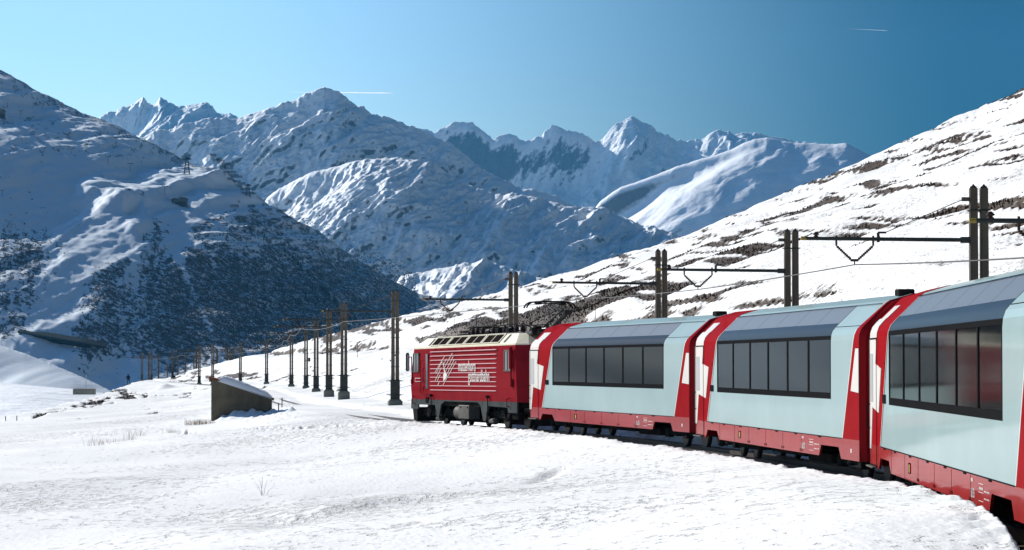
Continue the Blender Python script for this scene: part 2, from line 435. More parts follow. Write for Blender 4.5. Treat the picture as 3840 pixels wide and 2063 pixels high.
def ground(X, Y, full=False):
    X = np.asarray(X, float); Y = np.asarray(Y, float)
    u = X / np.maximum(Y, 1e-3)
    hd = TH(Y); tz = TZ(Y)
    d = (X - TX(Y)) / np.sqrt(1 + hd * hd)
    a = -d
    near = sstep(132, 100, Y)
    bank = .46 * sstep(58, 27, Y)
    bed = np.interp(Y, [118, 130, 162, 167, 198, 206, 372, 380, 425, 440], [-.05, .03, .03, -.09, -.09, .03, .03, -.08, -.08, .02]) - .21 * near
    cl = .01 + .16 * near + bank
    shelf = .9 * sstep(72, 45, Y)
    hl = bed + (cl - bed) * sstep(1.46, 1.66, a)
    q_ = a - 2.1 - shelf; q_ = .5 * (q_ + np.sqrt(q_ * q_ + .35)); drop = 1.35 * (1 - np.exp(-np.where(a > 1.4, q_, 0) / 6.5)) + .012 * np.maximum(a - 10, 0)
    hl = hl - drop + .09 * fbm(Y / 1.1, a / .5, 58, 3) * np.exp(-((a - 1.75) / .35) ** 2) * near
    hr = bed + (.22 - bed) * sstep(1.6, 2.3, d)
    prof_d = [2.3, 4.2, 15.0, 18.2, 20.5, 60, 140, 400]
    prof_h = [0, .12, 3.9, 4.25, 5.75, 21.2, 53, 150]
    hr = hr + np.interp(d, prof_d, prof_h)
    h = np.where(d < 0, hl, hr)
    away = sstep(2.0, 6, np.abs(d))
    und = fbm(X / 11, Y / 20, 3, 2) * .34 + fbm(X / 3.2, Y / 9, 5, 3) * .05
    und = und * away * (1 + 1.6 * sstep(8, 30, d))
    und = und - .55 * sstep(25, 60, d) * ridged(Y / 26 + d * .05, d / 11, 8, 3)
    z = tz + h + und
    # wind lip of the drift in the foreground, facing the train
    lip = [(-7.5, 62.0), (-4.6, 56.8), (-4.1, 54.6), (-3.5, 55.4), (-2.6, 57.2), (.5, 58.6), (3.0, 60.5)]
    ly = np.interp(X, [p[0] for p in lip], [p[1] for p in lip])
    wl = np.exp(-((X + 2.8) / 2.6) ** 2)
    z = z + wl * .17 * (sstep(-1.5, .7, Y - ly + .5 * fbm(X / .8, X * 0 + .3, 57, 2)) - .5) * sstep(9, 3, np.abs(Y - ly)) - .10 * np.exp(-((X + 4.1) / .6) ** 2 - ((Y - 54) / 3.0) ** 2)
    # trodden trail from the hut
    dt = seg_dist(X, Y, _trail)
    z = z + np.exp(-(dt / .40) ** 2) * (.22 * fbm(X / .22, Y / .9, 41, 2) - .07)
    # drift scar right of the centre
    dt2 = seg_dist(X, Y, [(.45, 62.3), (1.15, 66)])
    z = z - .09 * np.exp(-(dt2 / .20) ** 2) + .05 * np.exp(-(np.hypot((X - .62), (Y - 64.8) / 3) / .3) ** 2)
    # lumps where the plough threw the snow
    z = z + .16 * np.abs(fbm(X / .5, Y / 1.6, 51, 3)) * np.exp(-((a - 3.1) / 1.2) ** 2) * sstep(118, 135, Y) * sstep(190, 165, Y)
    z = z + sstep(11, 13, d) * sstep(20, 18, d) * sstep(150, 110, Y) * .22 * np.abs(fbm(X / .7, Y / 2.2, 53, 3))
    z = z + .7 * np.exp(-((X + 47.8) / .9) ** 2 - ((Y - 400) / 6) ** 2)
    hb = np.clip(bare_mask(X, Y, d, u), 0, 1)
    z = z - .12 * sstep(.35, .65, hb)
    # rounding over at the skyline
    ys = YS(u)
    cap = Y * EU(u) - .16 * np.maximum(Y - ys, 0) + (.25 * fbm(X / 3.1, Y / 40, 61, 3)) * sstep(60, 200, Y)
    k = .5
    hh = np.clip(.5 + .5 * (cap - z) / k, 0, 1)
    z = cap * (1 - hh) + z * hh - k * hh * (1 - hh)
    if full: return z, hb, d
    return z

def G(x, y): return float(ground(np.array([x]), np.array([y]))[0])
def W(px, Y): return (px - 1920) / F * Y
def H(py, Y): return (HZ - py) / F * Y

def build_ground():
    us = np.concatenate([np.linspace(-1.1, -.30, 28)[:-1], np.linspace(-.30, -.185, 60)[:-1], np.linspace(-.185, .185, 940), np.linspace(.185, .30, 60)[1:], np.linspace(.30, 1.1, 28)[1:]])
    ys = [3.0]
    while ys[-1] < 900: ys.append(ys[-1] * (1.0085 if 25 < ys[-1] < 600 else 1.03))
    Y, U = np.meshgrid(np.array(ys), us, indexing='ij')
    X = U * Y
    Z, hb, d = ground(X, Y, True)
    me = grid_mesh('snow_field', np.stack([X, Y, Z], -1), {'bare': hb})
    mat = snow_mat('snow_with_bare_ground', (.88, .875, .86), (.045, .030, .020), 'bare', pits=True, bscale=4.8, bdist=.09, bstr=.85, nscale=.03, rock2=(.10, .068, .04), asc=(1.0, .36, 1.0), big=(9.0, .025), lowt=.80)
    o = link_mesh('snow_field', me, mat)
    tag(o, 'sunlit snow slope with brown bare patches carrying the railway', kind='structure')
    return X, Y, Z, hb, d
GX, GY, GZ, GB, GD = build_ground()

def scatter_heather():
    """dwarf shrubs and grass on the bare patches, one mass"""
    rs = np.random.RandomState(3)
    u = GX / GY
    sel = np.argwhere((GB > .60) & (np.abs(u) < .2) & (GY > 50) & (GY < 420))
    # weight by true ground area per vertex so that far ones are not over-dense
    if len(sel) > 11000: sel = sel[rs.choice(len(sel), 11000, replace=False)]
    vs = []; fs = []
    for r, c in sel:
        x, y, z = GX[r, c], GY[r, c], GZ[r, c]
        s = rs.uniform(.03, .08) * (1 + y / 300)
        x += rs.uniform(-.1, .1); y += rs.uniform(-.5, .5)
        for k in range(3):
            a = rs.uniform(0, 6.28); t = rs.uniform(-.5, .5, 2) * s
            b = len(vs)
            vs += [(x - math.cos(a) * s * .6, y - math.sin(a) * s * .6, z - .03), (x + math.cos(a) * s * .6, y + math.sin(a) * s * .6, z - .03), (x + t[0], y + t[1], z + s * rs.uniform(.7, 1.5))]
            fs.append((b, b + 1, b + 2))
    me = bpy.data.meshes.new('heather'); me.from_pydata(vs, [], fs)
    o = link_mesh('heather', me, M['heather'])
    tag(o, 'brown heather and dry grass on the bare patches of the slope', 'ground cover', kind='stuff')
scatter_heather()

# ------------------------------------------------------------------ mountains
D2 = 3840 / 2576.0     # positions below were read off a 2576 px wide view
def mountain(name, ridge, ys, base_row, depth, ncol, nrow, label, prof=1.0, relief=(), jag=1.5, folds=(), tilt=0.0, mat=None, dv=(0, -.55, .83), seed=0, extra=None, crest_fade=.35, back=.25, brush_attr=None, post=None, calm=None):
    rx = np.array([p[0] for p in ridge], float) * D2; ry = np.array([p[1] for p in ridge], float) * D2
    ru = (rx - 1920) / F; re = (HZ - ry) / F
    lo, hi = ru[0], ru[-1]
    inl, inh = max(lo, -.19), min(hi, .19)
    us = np.linspace(inl, inh, ncol)
    if lo < inl: us = np.concatenate([np.linspace(lo, inl, 60)[:-1], us])
    if hi > inh: us = np.concatenate([us, np.linspace(inh, hi, 40)[1:]])
    yc = ys(us) if callable(ys) else np.full(len(us), float(ys))
    yc = yc + tilt * us * yc
    ec = np.interp(us, ru, re)
    jg = jag / F * (fbm(us * 700, us * 0 + seed + .37, seed + 5, 4, gain=.6) * 4.0)
    eb = (HZ - base_row * D2) / F
    gu = np.linspace(us[0], us[-1], 1500); kw = max(3, int(.035 / (gu[1] - gu[0]))); ker = np.exp(-np.linspace(-2.2, 2.2, 2 * kw + 1) ** 2); ker /= ker.sum()
    smo = lambda a: np.interp(us, gu, np.convolve(np.pad(np.interp(gu, us, a), kw, mode='edge'), ker, 'valid'))
    ecs = np.minimum(smo(ec), ec + .004); yc = smo(yc)
    vv = np.concatenate([np.linspace(0, 1, nrow), 1 + np.linspace(0, 1, 14)[1:] ** 1.3 * back])
    V, U = np.meshgrid(vv, us, indexing='ij')
    YC = yc[None, :].repeat(len(vv), 0); EC = ecs[None, :] + (ec - ecs)[None, :] * np.clip(V, 0, 1) ** 2.5
    YB = YC - depth
    zc = YC * EC; zb = YB * eb
    vf = np.clip(V, 0, 1)
    sh = vf if prof == 1.0 else 1 - (1 - vf) ** prof
    Y = YB + depth * np.where(V <= 1, V, 1 + (V - 1) * 2.5)
    Z = zb + (zc - zb) * sh
    Z = Z - np.maximum(V - 1, 0) * (zc - zb) * 1.6
    Z = Z + YC * jg[None, :] * np.exp(-((V - 1) / .035) ** 2)
    X = U * Y
    fade = crest_fade + (1 - crest_fade) * sstep(1.0, .85, V)
    fade = np.where(V > 1, crest_fade, fade) * np.where(V <= 1, 1, .6)
    Dp = np.zeros_like(X)
    for (amp, wl, ang, an, kind) in relief:
        c, s_ = math.cos(math.radians(ang)), math.sin(math.radians(ang))
        wx = X + wl * .35 * pn(X / wl / 1.7, Z / wl / 1.7, seed + 70); wz = Z + wl * .35 * pn(X / wl / 1.7 + 9, Z / wl / 1.7, seed + 71)
        a_ = (wx * c + wz * s_) / (wl * an); b_ = (-wx * s_ + wz * c) / wl
        n = ridged(a_, b_, seed + int(wl), 4) if kind == 'r' else fbm(a_, b_, seed + int(wl), 4)
        Dp += amp * (n - (.5 if kind == 'r' else 0))
    PX = 1920 + F * X / Y; PY = HZ - F * Z / Y
    PX, PY = PX / D2, PY / D2
    for (x0, y0, x1, y1, kl, wd) in folds:
        xf = x0 + (PY - y0) * (x1 - x0) / (y1 - y0)
        mpp = YC / F * D2
        dl = (xf - PX) * mpp           # metres to the left of the fold
        ww = wd * mpp
        fd = sstep(y0 - 25, y0 + 15, PY) if y0 < y1 else 1
        Dp -= kl * ww * np.log1p(np.exp(np.clip(dl / ww, -20, 20))) * fd * sstep(1.0, .75, V)
    if extra is not None: Dp = Dp + extra(X, Y, Z, PX, PY)
    if calm is not None: Dp = Dp * calm(X, Y, Z, PX, PY)
    Dp *= fade
    P = np.stack([X + dv[0] * Dp, Y + dv[1] * Dp, Z + dv[2] * Dp], -1)
    if post is not None: P = post(P, PX, PY)
    att = {'bare': brush_attr(PX * D2, PY * D2)} if brush_attr is not None else {}
    me = grid_mesh(name, P, att)
    o = link_mesh(name, me, mat)
    tag(o, label, kind='structure')
    return P, PX, PY, V

M['far_snow'] = snow_mat('far_mountain_snow', (.80, .83, .86), (.06, .06, .065), bscale=.05, bdist=12.0, bstr=1.0, slope=(.52, .68, .70), nscale=.0022, rfreq=50, streak=(62, 3.0))
M['mid_snow'] = snow_mat('mid_mountain_snow', (.80, .83, .86), (.055, .057, .06), bscale=.11, bdist=5.0, bstr=1.0, slope=(.60, .79, .76), nscale=.004, rfreq=50, streak=(38, 3.2))
M['left_snow'] = snow_mat('left_slope_snow', (.77, .83, .88), (.05, .05, .05), bscale=.10, bdist=.7, bstr=.35, slope=(.36, .44, .30), nscale=.006, attr='bare', attr_scale=.22)
M['smooth_snow'] = snow_mat('smooth_mountain_snow', (.82, .84, .87), (.08, .08, .08), bscale=.05, bdist=2.5, bstr=.7, slope=(.62, .80, .25), nscale=.004)

def brush_density(x, y):
    """how much brush grows at a place of the slope (source pixel grid)"""
    n = fbm(x / 90, y / 60, 201, 3); n2 = fbm(x / 26, y / 16, 202, 3)
    d = np.full(np.shape(x), -.74)
    d = d + 1.0 * np.exp(-((x - 70) / 125.0) ** 2 - ((y - 930) / 120.0) ** 2)
    d = d + .85 * np.exp(-((x - 20) / 190.0) ** 2 - ((y - 1190) / 170.0) ** 2)
    d = d + .92 * sstep(230, 330, x) * sstep(900, 1040, y)                              # lower forest
    d = d + .75 * np.exp(-((x - 585) / 60.0) ** 2 - ((y - 890) / 75.0) ** 2)
    d = d + .66 * sstep(640, 740, x + (y - 830) * .25) * sstep(790, 840, y - (x - 760) * -.10)
    d = d + .35 * np.exp(-((x - 960) / 70.0) ** 2 - ((y - 800) / 60.0) ** 2)
    d = d - 1.2 * np.exp(-((x - (300 - (y - 1000) * .62)) / 62.0) ** 2) * sstep(830, 900, y)      # ski run
    d = d - .9 * np.exp(-((x - (640 + (y - 900) * .45)) / 16.0) ** 2) * sstep(860, 900, y)       # clearing
    d = d - .5 * np.exp(-((x - 690) / 35.0) ** 2) * sstep(960, 900, y)
    d = d - .9 * sstep(1290, 1340, y) * sstep(330, 420, x)
    d = d - .45 * sstep(0, 30, y - (1240 + .24 * x)) * (x < 420)
    rows = fbm(x / 70, y / 6.5 + x / 160, 205, 2)
    n3 = fbm(x / 9, y / 7, 203, 2)
    return d + .7 * n + .95 * n2 + .45 * n3 + 1.15 * rows * sstep(620, 760, x) * sstep(760, 820, y)

def m1_bare(x, y):
    top = np.interp(x, [p[0] * D2 for p in R1], [p[1] * D2 for p in R1])
    rk = .56 * np.exp(-(np.maximum(y - top, 0) / 42.0)) + .30 * fbm(x / 20, y / 12, 211, 3) + .10 * fbm(x / 6, y / 4, 212, 2)
    spk = .30 + .55 * fbm(x / 34, y / 20, 213, 3) + .25 * fbm(x / 9, y / 6, 214, 2) - .5 * sstep(560, 640, y)
    return np.clip(np.maximum(np.maximum(.5 + .55 * brush_density(x, y), rk * (y < top + 160)), np.minimum(spk, .5)), 0, .53)

# left mountain with ski slopes, brush and snow barriers
R1 = [(-5300, 500), (-3000, 450), (-1500, 410), (-900, 360), (-500, 260), (-300, 165), (-190, 118), (-100, 136), (0, 178), (50, 205), (100, 235), (150, 255), (200, 280), (255, 295), (300, 318), (350, 345), (400, 370), (450, 390),
      (480, 405), (540, 428), (600, 455), (640, 487), (690, 522), (750, 560), (800, 585), (860, 632), (950, 682), (1000, 717), (1050, 740), (1110, 748), (1200, 790), (1400, 880)]
def ys1(u): return np.interp(u, [-.9, -.176, -.1, 0.0, .03], [2200, 2400, 2440, 2520, 2560])
def lumps1(X, Y, Z, PX, PY):
    m = np.exp(-((PX - 330) / 95) ** 2 - ((PY - 470) / 55) ** 2) + .9 * np.exp(-((PX - 470) / 90) ** 2 - ((PY - 435) / 22) ** 2) + .8 * np.exp(-((PX - 565) / 70) ** 2 - ((PY - 470) / 26) ** 2)
    n = fbm(X / 80, Z / 26, 91, 4) + .5 * ridged(X / 130, Z / 40, 92, 3) - .1
    r = 24 * np.clip(m, 0, 1.2) * n
    wob = 1 + .9 * fbm(X / 26, Z / 12, 93, 4)
    for (cx, cy, rx, ry, am) in ((322, 505, 62, 52, 17), (250, 462, 40, 24, 8), (360, 470, 48, 20, 7), (452, 452, 70, 26, 11), (560, 478, 80, 30, 12), (345, 570, 22, 40, 7), (500, 415, 60, 14, 5)):
        ex = PX - cx + 10 * fbm(X / 20, Z / 9, 94, 3); ey = PY - cy
        r = r + .35 * am * np.exp(-(ex / rx) ** 2 - (ey / ry) ** 2) * wob
    # terraces held by the barriers
    mt = sstep(430, 560, PX) * sstep(540, 600, PY) * sstep(1000, 940, PX)
    r = r + 2.4 * mt * np.abs(((Z / 11 + .6 * fbm(X / 70, Z / 40, 95, 2)) % 1.0) - .5) * 2
    rk = sstep(90, 20, PY - np.interp(PX, [p[0] for p in R1], [p[1] for p in R1]))
    r = r + 7 * rk * fbm(X / 28, Z / 14, 97, 4)
    return r
LEDGES = ((318, 468, 66, 46, .86), (250, 455, 46, 20, .8), (470, 438, 92, 24, .84), (590, 482, 75, 24, .8), (555, 412, 65, 14, .75), (338, 548, 22, 38, .8), (395, 470, 48, 18, .7), (660, 520, 44, 16, .7), (30, 232, 55, 10, .7), (225, 318, 34, 11, .65))
def ledge_w(PX, PY, X, Z):
    wob = 1 + .9 * fbm(X / 24, Z / 9, 193, 4); out = []
    for (cx, cy, rx, ry, st) in LEDGES:
        ex = PX - cx + 12 * fbm(X / 15, Z / 8, 194, 3); ey = PY - cy + .15 * (PX - cx) * (rx > 55) + 6 * fbm(X / 18, Z / 9, 195, 3)
        out.append(np.clip(st * np.exp(-(np.abs(ex) / rx) ** 3 - (np.abs(ey) / ry) ** 3) * wob, 0, .93))
    return out
def ledge_calm(X, Y, Z, PX, PY): return 1 - .85 * np.clip(np.max(ledge_w(PX, PY, X, Z), axis=0), 0, 1)
def ledges1(P, PX, PY):
    # gentler ground on the ski slopes: shelves and hollows that the low sun reaches
    P = P.copy(); X, Y, Z = P[..., 0], P[..., 1], P[..., 2]
    for (cx, cy, rx, ry, st), w_ in zip(LEDGES, ledge_w(PX, PY, X.copy(), Z.copy())):
        Z += w_ * ((HZ - cy * D2) / F * Y - Z)
    P[..., 2] += 1.0 * fbm(X / 14, Y / 14, 196, 3)
    return P
P1, PX1, PY1, V1 = mountain('left_mountain', R1, ys1, 1100, 900, 480, 300, 'shaded ski mountain on the left with brush and snow barriers', prof=1.4,
    relief=((18, 260, 55, 1.6, 'f'), (8, 75, 32, 2.6, 'f'), (3, 22, 30, 2.2, 'r')), jag=1.4, mat=M['left_snow'], seed=101, extra=lumps1, brush_attr=m1_bare, post=ledges1, calm=ledge_calm)

# far left jagged summits
R3 = [(225, 330), (260, 293), (285, 285), (300, 276), (315, 271), (330, 266), (345, 258), (358, 253), (364, 258), (370, 265), (378, 271), (390, 268), (397, 262), (400, 254), (404, 256), (410, 262), (416, 262), (422, 268), (432, 267), (440, 270),
      (452, 270), (465, 272), (480, 268), (500, 264), (520, 265), (532, 273), (545, 290), (560, 292), (580, 290), (600, 302), (640, 335), (700, 380)]
mountain('far_mountain', R3, 9600, 430, 560, 300, 130, 'jagged pale summits far behind the left slope', relief=((70, 520, 62, 2.2, 'r'), (34, 150, 60, 2.6, 'r'), (16, 50, 55, 2.5, 'r'), (7, 20, 55, 2.2, 'r')), jag=2.0, mat=M['far_snow'], seed=203, tilt=.25,
    folds=((358, 255, 300, 330, .55, 6), (470, 262, 380, 350, .5, 8)), crest_fade=.5)

# far range behind the middle
R3b = [(860, 360), (1000, 314), (1040, 318), (1052, 316), (1060, 317), (1075, 316), (1090, 326), (1110, 315), (1135, 300), (1150, 295), (1160, 293), (1170, 294), (1182, 296), (1190, 300), (1200, 308), (1220, 322), (1240, 341), (1265, 335), (1280, 331),
       (1305, 343), (1330, 346), (1360, 335), (1380, 320), (1390, 311), (1395, 313), (1405, 318), (1425, 328), (1450, 325), (1480, 335), (1510, 346), (1530, 325), (1555, 305), (1575, 296), (1590, 292), (1605, 298), (1620, 306),
       (1640, 318), (1655, 324), (1680, 332), (1700, 343), (1730, 348), (1770, 348), (1790, 340), (1810, 335), (1830, 345), (1850, 351), (1870, 345), (1900, 342), (1950, 346), (2000, 355), (2050, 360), (2100, 366), (2170, 385), (2300, 420), (2700, 470)]
mountain('far_mountain', R3b, 9000, 680, 560, 460, 190, 'pointed snowy range on the skyline behind the train', relief=((90, 640, 65, 2.2, 'r'), (36, 170, 60, 3, 'r'), (17, 55, 55, 2.5, 'r'), (7, 20, 55, 2.2, 'r')), jag=2.4, mat=M['far_snow'], seed=307, tilt=.15,
    folds=((1590, 296, 1545, 380, .75, 5), (1172, 296, 1100, 400, .5, 7), (1393, 315, 1350, 400, .4, 6)), crest_fade=.5)

# middle mountain
R2 = [(300, 370), (375, 341), (400, 333), (430, 325), (480, 310), (520, 302), (560, 300), (590, 300), (620, 292), (650, 283), (680, 275), (710, 265), (740, 255), (770, 243), (790, 236), (800, 231), (808, 229), (815, 227), (822, 231), (830, 232), (850, 238), (865, 248),
      (880, 261), (890, 266), (900, 271), (915, 275), (935, 288), (960, 295), (1000, 306), (1040, 320), (1085, 336), (1130, 360), (1180, 395), (1230, 430), (1290, 460), (1350, 480), (1420, 500), (1500, 520), (1560, 545), (1620, 570), (1680, 592), (1760, 640), (1850, 690)]
def ridge2(X, Y, Z, PX, PY):
    k = sstep(100, 15, PY - np.interp(PX, [p[0] for p in R2], [p[1] for p in R2]))
    return 14 * k * fbm(X / 45, Z / 25, 119, 4)
mountain('middle_mountain', R2, 5300, 830, 520, 500, 240, 'broad blue shaded mountain with a rocky pointed top in the middle', relief=((46, 420, 38, 3.0, 'r'), (30, 120, 36, 3.2, 'r'), (15, 40, 34, 3.0, 'r'), (6.5, 14, 34, 2.2, 'r')), jag=1.8, mat=M['mid_snow'], seed=401, tilt=.12,
    folds=((815, 235, 560, 420, .22, 20),), extra=ridge2)

# sunlit shoulder in front of it
R2b = [(540, 690), (600, 590), (640, 545), (672, 500), (700, 480), (750, 455), (800, 434), (850, 420), (900, 408), (950, 402), (1000, 397), (1050, 408), (1100, 428), (1150, 448), (1200, 468), (1250, 482), (1330, 500), (1420, 517), (1500, 532), (1600, 562), (1690, 592), (1800, 650), (1900, 700)]
mountain('shoulder_mountain', R2b, 4300, 830, 420, 480, 240, 'rounded rocky shoulder with a sunlit flank below the middle mountain', prof=1.55, relief=((40, 330, 50, 2.6, 'r'), (22, 95, 42, 3.2, 'r'), (12, 32, 38, 3.0, 'r'), (5.5, 11, 36, 2.2, 'r')), jag=1.5, mat=M['mid_snow'], seed=503, tilt=.08,
    folds=((1000, 395, 700, 690, .42, 25),))

# low sunlit outcrop at the foot
R2c = [(930, 790), (985, 735), (1010, 700), (1050, 690), (1090, 680), (1130, 672), (1170, 660), (1215, 650), (1250, 660), (1290, 676), (1340, 690), (1400, 712), (1480, 740)]
mountain('rocky_outcrop', R2c, 3600, 830, 330, 260, 120, 'low rocky outcrop catching sun at the mountain foot', prof=1.3, relief=((26, 150, 50, 2, 'r'), (18, 45, 44, 2.4, 'r'), (8, 16, 40, 2, 'r')), jag=1.5, mat=M['mid_snow'], seed=557, tilt=.1,
    folds=((1225, 655, 1080, 800, .22, 18),))

# smooth sunlit mountain on the right
R4 = [(1440, 590), (1480, 540), (1510, 506), (1530, 490), (1560, 471), (1600, 458), (1650, 440), (1700, 420), (1750, 402), (1800, 386), (1840, 372), (1870, 356), (1900, 344), (1930, 341), (1960, 348), (2000, 356), (2050, 358), (2100, 362), (2130, 361), (2170, 380), (2300, 440), (2600, 540)]
mountain('right_mountain', R4, 6500, 680, 460, 380, 200, 'smooth snow mountain with wind ridges behind the right hillside', prof=1.5, relief=((40, 420, 28, 3.0, 'f'), (16, 130, 32, 2.6, 'f'), (5, 45, 30, 2.0, 'f')), jag=.8, mat=M['smooth_snow'], seed=601, tilt=.3,
    folds=((1905, 345, 1560, 640, .40, 16),))

# low slopes at the left below the terrace
R5 = [(-2200, 700), (-1200, 745), (-700, 778), (-400, 802), (-220, 824), (-100, 845), (0, 868), (60, 887), (122, 912), (180, 938), (242, 968), (300, 996), (420, 1040), (600, 1100)]
mountain('valley_hill', R5, 1250, 1180, 260, 260, 90, 'low shaded snow hill in the valley at the left edge', prof=1.2, relief=((9, 110, 20, 2, 'f'), (2.5, 28, 25, 2, 'f')), jag=.8, mat=M['left_snow'], seed=701)
R6 = [(-1500, 1052), (-500, 1030), (-200, 996), (0, 962), (90, 971), (130, 975), (187, 980), (260, 990), (420, 1030), (600, 1090)]
mountain('valley_meadow', R6, 560, 1130, 170, 220, 60, 'sunlit snow meadow below the terrace at the left edge', prof=1.8, relief=((2.2, 40, 10, 2, 'f'), (.5, 9, 10, 2, 'f')), jag=.5, mat=M['smooth_snow'], seed=801)

# valley floor, one sheet out to the mountains
me = bpy.data.meshes.new('valley_floor')
xs = np.linspace(-4200, 4200, 40); yy = np.linspace(-300, 11800, 60)
Yv, Xv = np.meshgrid(yy, xs, indexing='ij')
Zv = -75 + 14 * fbm(Xv / 600, Yv / 600, 5, 3)
o = link_mesh('valley_floor', grid_mesh('valley_floor', np.stack([Xv, Yv, Zv], -1)), M['smooth_snow'])
tag(o, 'snow covered valley floor between the mountains', kind='structure')

# ------------------------------------------------------------------ rails
def build_track():
    root = empty('railway_track'); tag(root, 'single metre gauge railway track curving past the hut', kind='structure')
    for side in (-.5, .5):
        rp = []
        for y in np.arange(2, 430, 1.5):
            h = TH(y); c = 1 / math.sqrt(1 + h * h)
            rp.append((TX(y) + side * c, y - side * h * c, TZ(y)))
        mb = MB(); rs = []
        for (x, y, z) in rp:
            rs.append([(x - .033, y, z), (x + .033, y, z), (x + .033, y, z - .045), (x + .012, y, z - .06), (x + .012, y, z - .20), (x - .012, y, z - .20), (x - .012, y, z - .06), (x - .033, y, z - .045)])
        mb.rings(rs); mb.build('rail', M['rail'], root)
    # rack between the rails under the train
    mb = MB(); rs = []
    for y in np.arange(10, 112, 2.0): rs.append([(TX(y) - .05, y, TZ(y) + .03), (TX(y) + .05, y, TZ(y) + .03), (TX(y) + .05, y, TZ(y) - .2), (TX(y) - .05, y, TZ(y) - .2)])
    mb.rings(rs); mb.build('rack_rail', M['rail'], root)
    sl_ = MB().box((-.95, -.11, -.12), (.95, .11, 0), .02).mesh('sleeper')
    sl_.materials.append(M['wood'])
    for y in np.arange(22, 112, .75):
        inst('sleeper', sl_, root, (TX(y), y, TZ(y) - .17), (0, 0, math.atan(-TH(y))))
build_track()

# dark ballast below the train
def ballast():
    ys = np.arange(18, 106, 1.0); P = np.zeros((len(ys), 9, 3))
    for i, y in enumerate(ys):
        h = TH(y); c = 1 / math.sqrt(1 + h * h)
        for j, s in enumerate(np.linspace(-1.5, 1.5, 9)):
            P[i, j] = (TX(y) + s * c, y - s * h * c, TZ(y) - .215 + .01 * math.sin(y * 3 + j))
    o = link_mesh('ballast', grid_mesh('ballast', P), paint('dark_ballast', (.035, .032, .03), .95, .5, bumpd=.03, scale=3))
    tag(o, 'dark ballast between the rails under the train', kind='structure')
ballast()

# ------------------------------------------------------------------ panorama carriages
CL = 18.05
PROF = [(1.30, .43), (1.33, .78), (1.33, 1.47), (1.33, 2.50), (1.322, 2.60), (1.29, 2.69), (1.235, 2.755), (1.17, 2.82), (.84, 3.14), (.78, 3.185), (.40, 3.30), (0, 3.335)]
def XT(t): return CL / 2 - t * CL
def XM(m): return CL / 2 - m

def prof_norm(i):
    a = PROF[max(i - 1, 0)]; b = PROF[min(i + 1, len(PROF) - 1)]
    dy, dz = b[0] - a[0], b[1] - a[1]; L = math.hypot(dy, dz)
    return (dz / L, -dy / L)

def wrap(mb, xa, xb, i0, i1, off=0.0, side=1, n=1):
    """skin over profile points i0..i1 between x=xa(z) and x=xb(z)"""
    vs = []; fs = []
    for i in range(i0, i1 + 1):
        y, z = PROF[i]; ny, nz = prof_norm(i)
        A = xa(z) if callable(xa) else xa; B = xb(z) if callable(xb) else xb
        for k in range(n + 1):
            vs.append((A + (B - A) * k / n, side * (y + off * ny), z + off * nz))
    m = n + 1
    for i in range(i1 - i0):
        for k in range(n): fs.append((i * m + k, i * m + k + 1, (i + 1) * m + k + 1, (i + 1) * m + k))
    return mb.add(vs, fs)

def make_bogie(parent, x, mats=True, z=.0, wb=1.8, r=.34):
    b = MB()
    b.box((x - 1.25, .80, .30), (x + 1.25, .95, .48), .03).box((x - 1.25, -.95, .30), (x + 1.25, -.80, .48), .03)
    b.box((x - .3, -.9, .28), (x + .3, .9, .5), .03)
    for s in (-1, 1):
        for k in (-1, 1): b.box((x + k * wb / 2 - .16, s * .82, .24), (x + k * wb / 2 + .16, s * 1.0, .46), .03)
        b.lathe([(.13, .28), (.15, .32), (.13, .36), (.15, .40), (.13, .44), (.15, .48), (.13, .56)], (x, s * .88, 0), 10)
    bo = b.build('bogie', M['dark'], parent)
    for k in (-1, 1):
        w_ = MB().lathe([(.05, -.56), (.05, -.5), (r - .02, -.5), (r + .02, -.47), (r, -.4), (r - .05, -.38), (.06, -.40), (.06, .40), (r - .05, .38), (r, .4), (r + .02, .47), (r - .02, .5), (.05, .5), (.05, .56)], (x + k * wb / 2, 0, r), 20, 'y')
        w_.build('wheel', M['rail'], bo)
    return bo

def text(name, s, size, parent, x, y, z, mat, sx=1.0, ext=.002):
    c = bpy.data.curves.new(name, 'FONT'); c.body = s; c.size = size; c.extrude = ext; c.align_x = 'LEFT'
    c.materials.append(mat)
    tmp = bpy.data.objects.new(name, c); COL.objects.link(tmp)
    dg = bpy.context.evaluated_depsgraph_get()
    me = bpy.data.meshes.new_from_object(tmp.evaluated_get(dg))
    bpy.data.objects.remove(tmp)
    me.materials.clear()
    o = link_mesh(name, me, mat, parent)
    o.location = (x, y, z); o.rotation_euler = (math.pi / 2, 0, math.pi); o.scale = (sx, 1, 1)
    return o

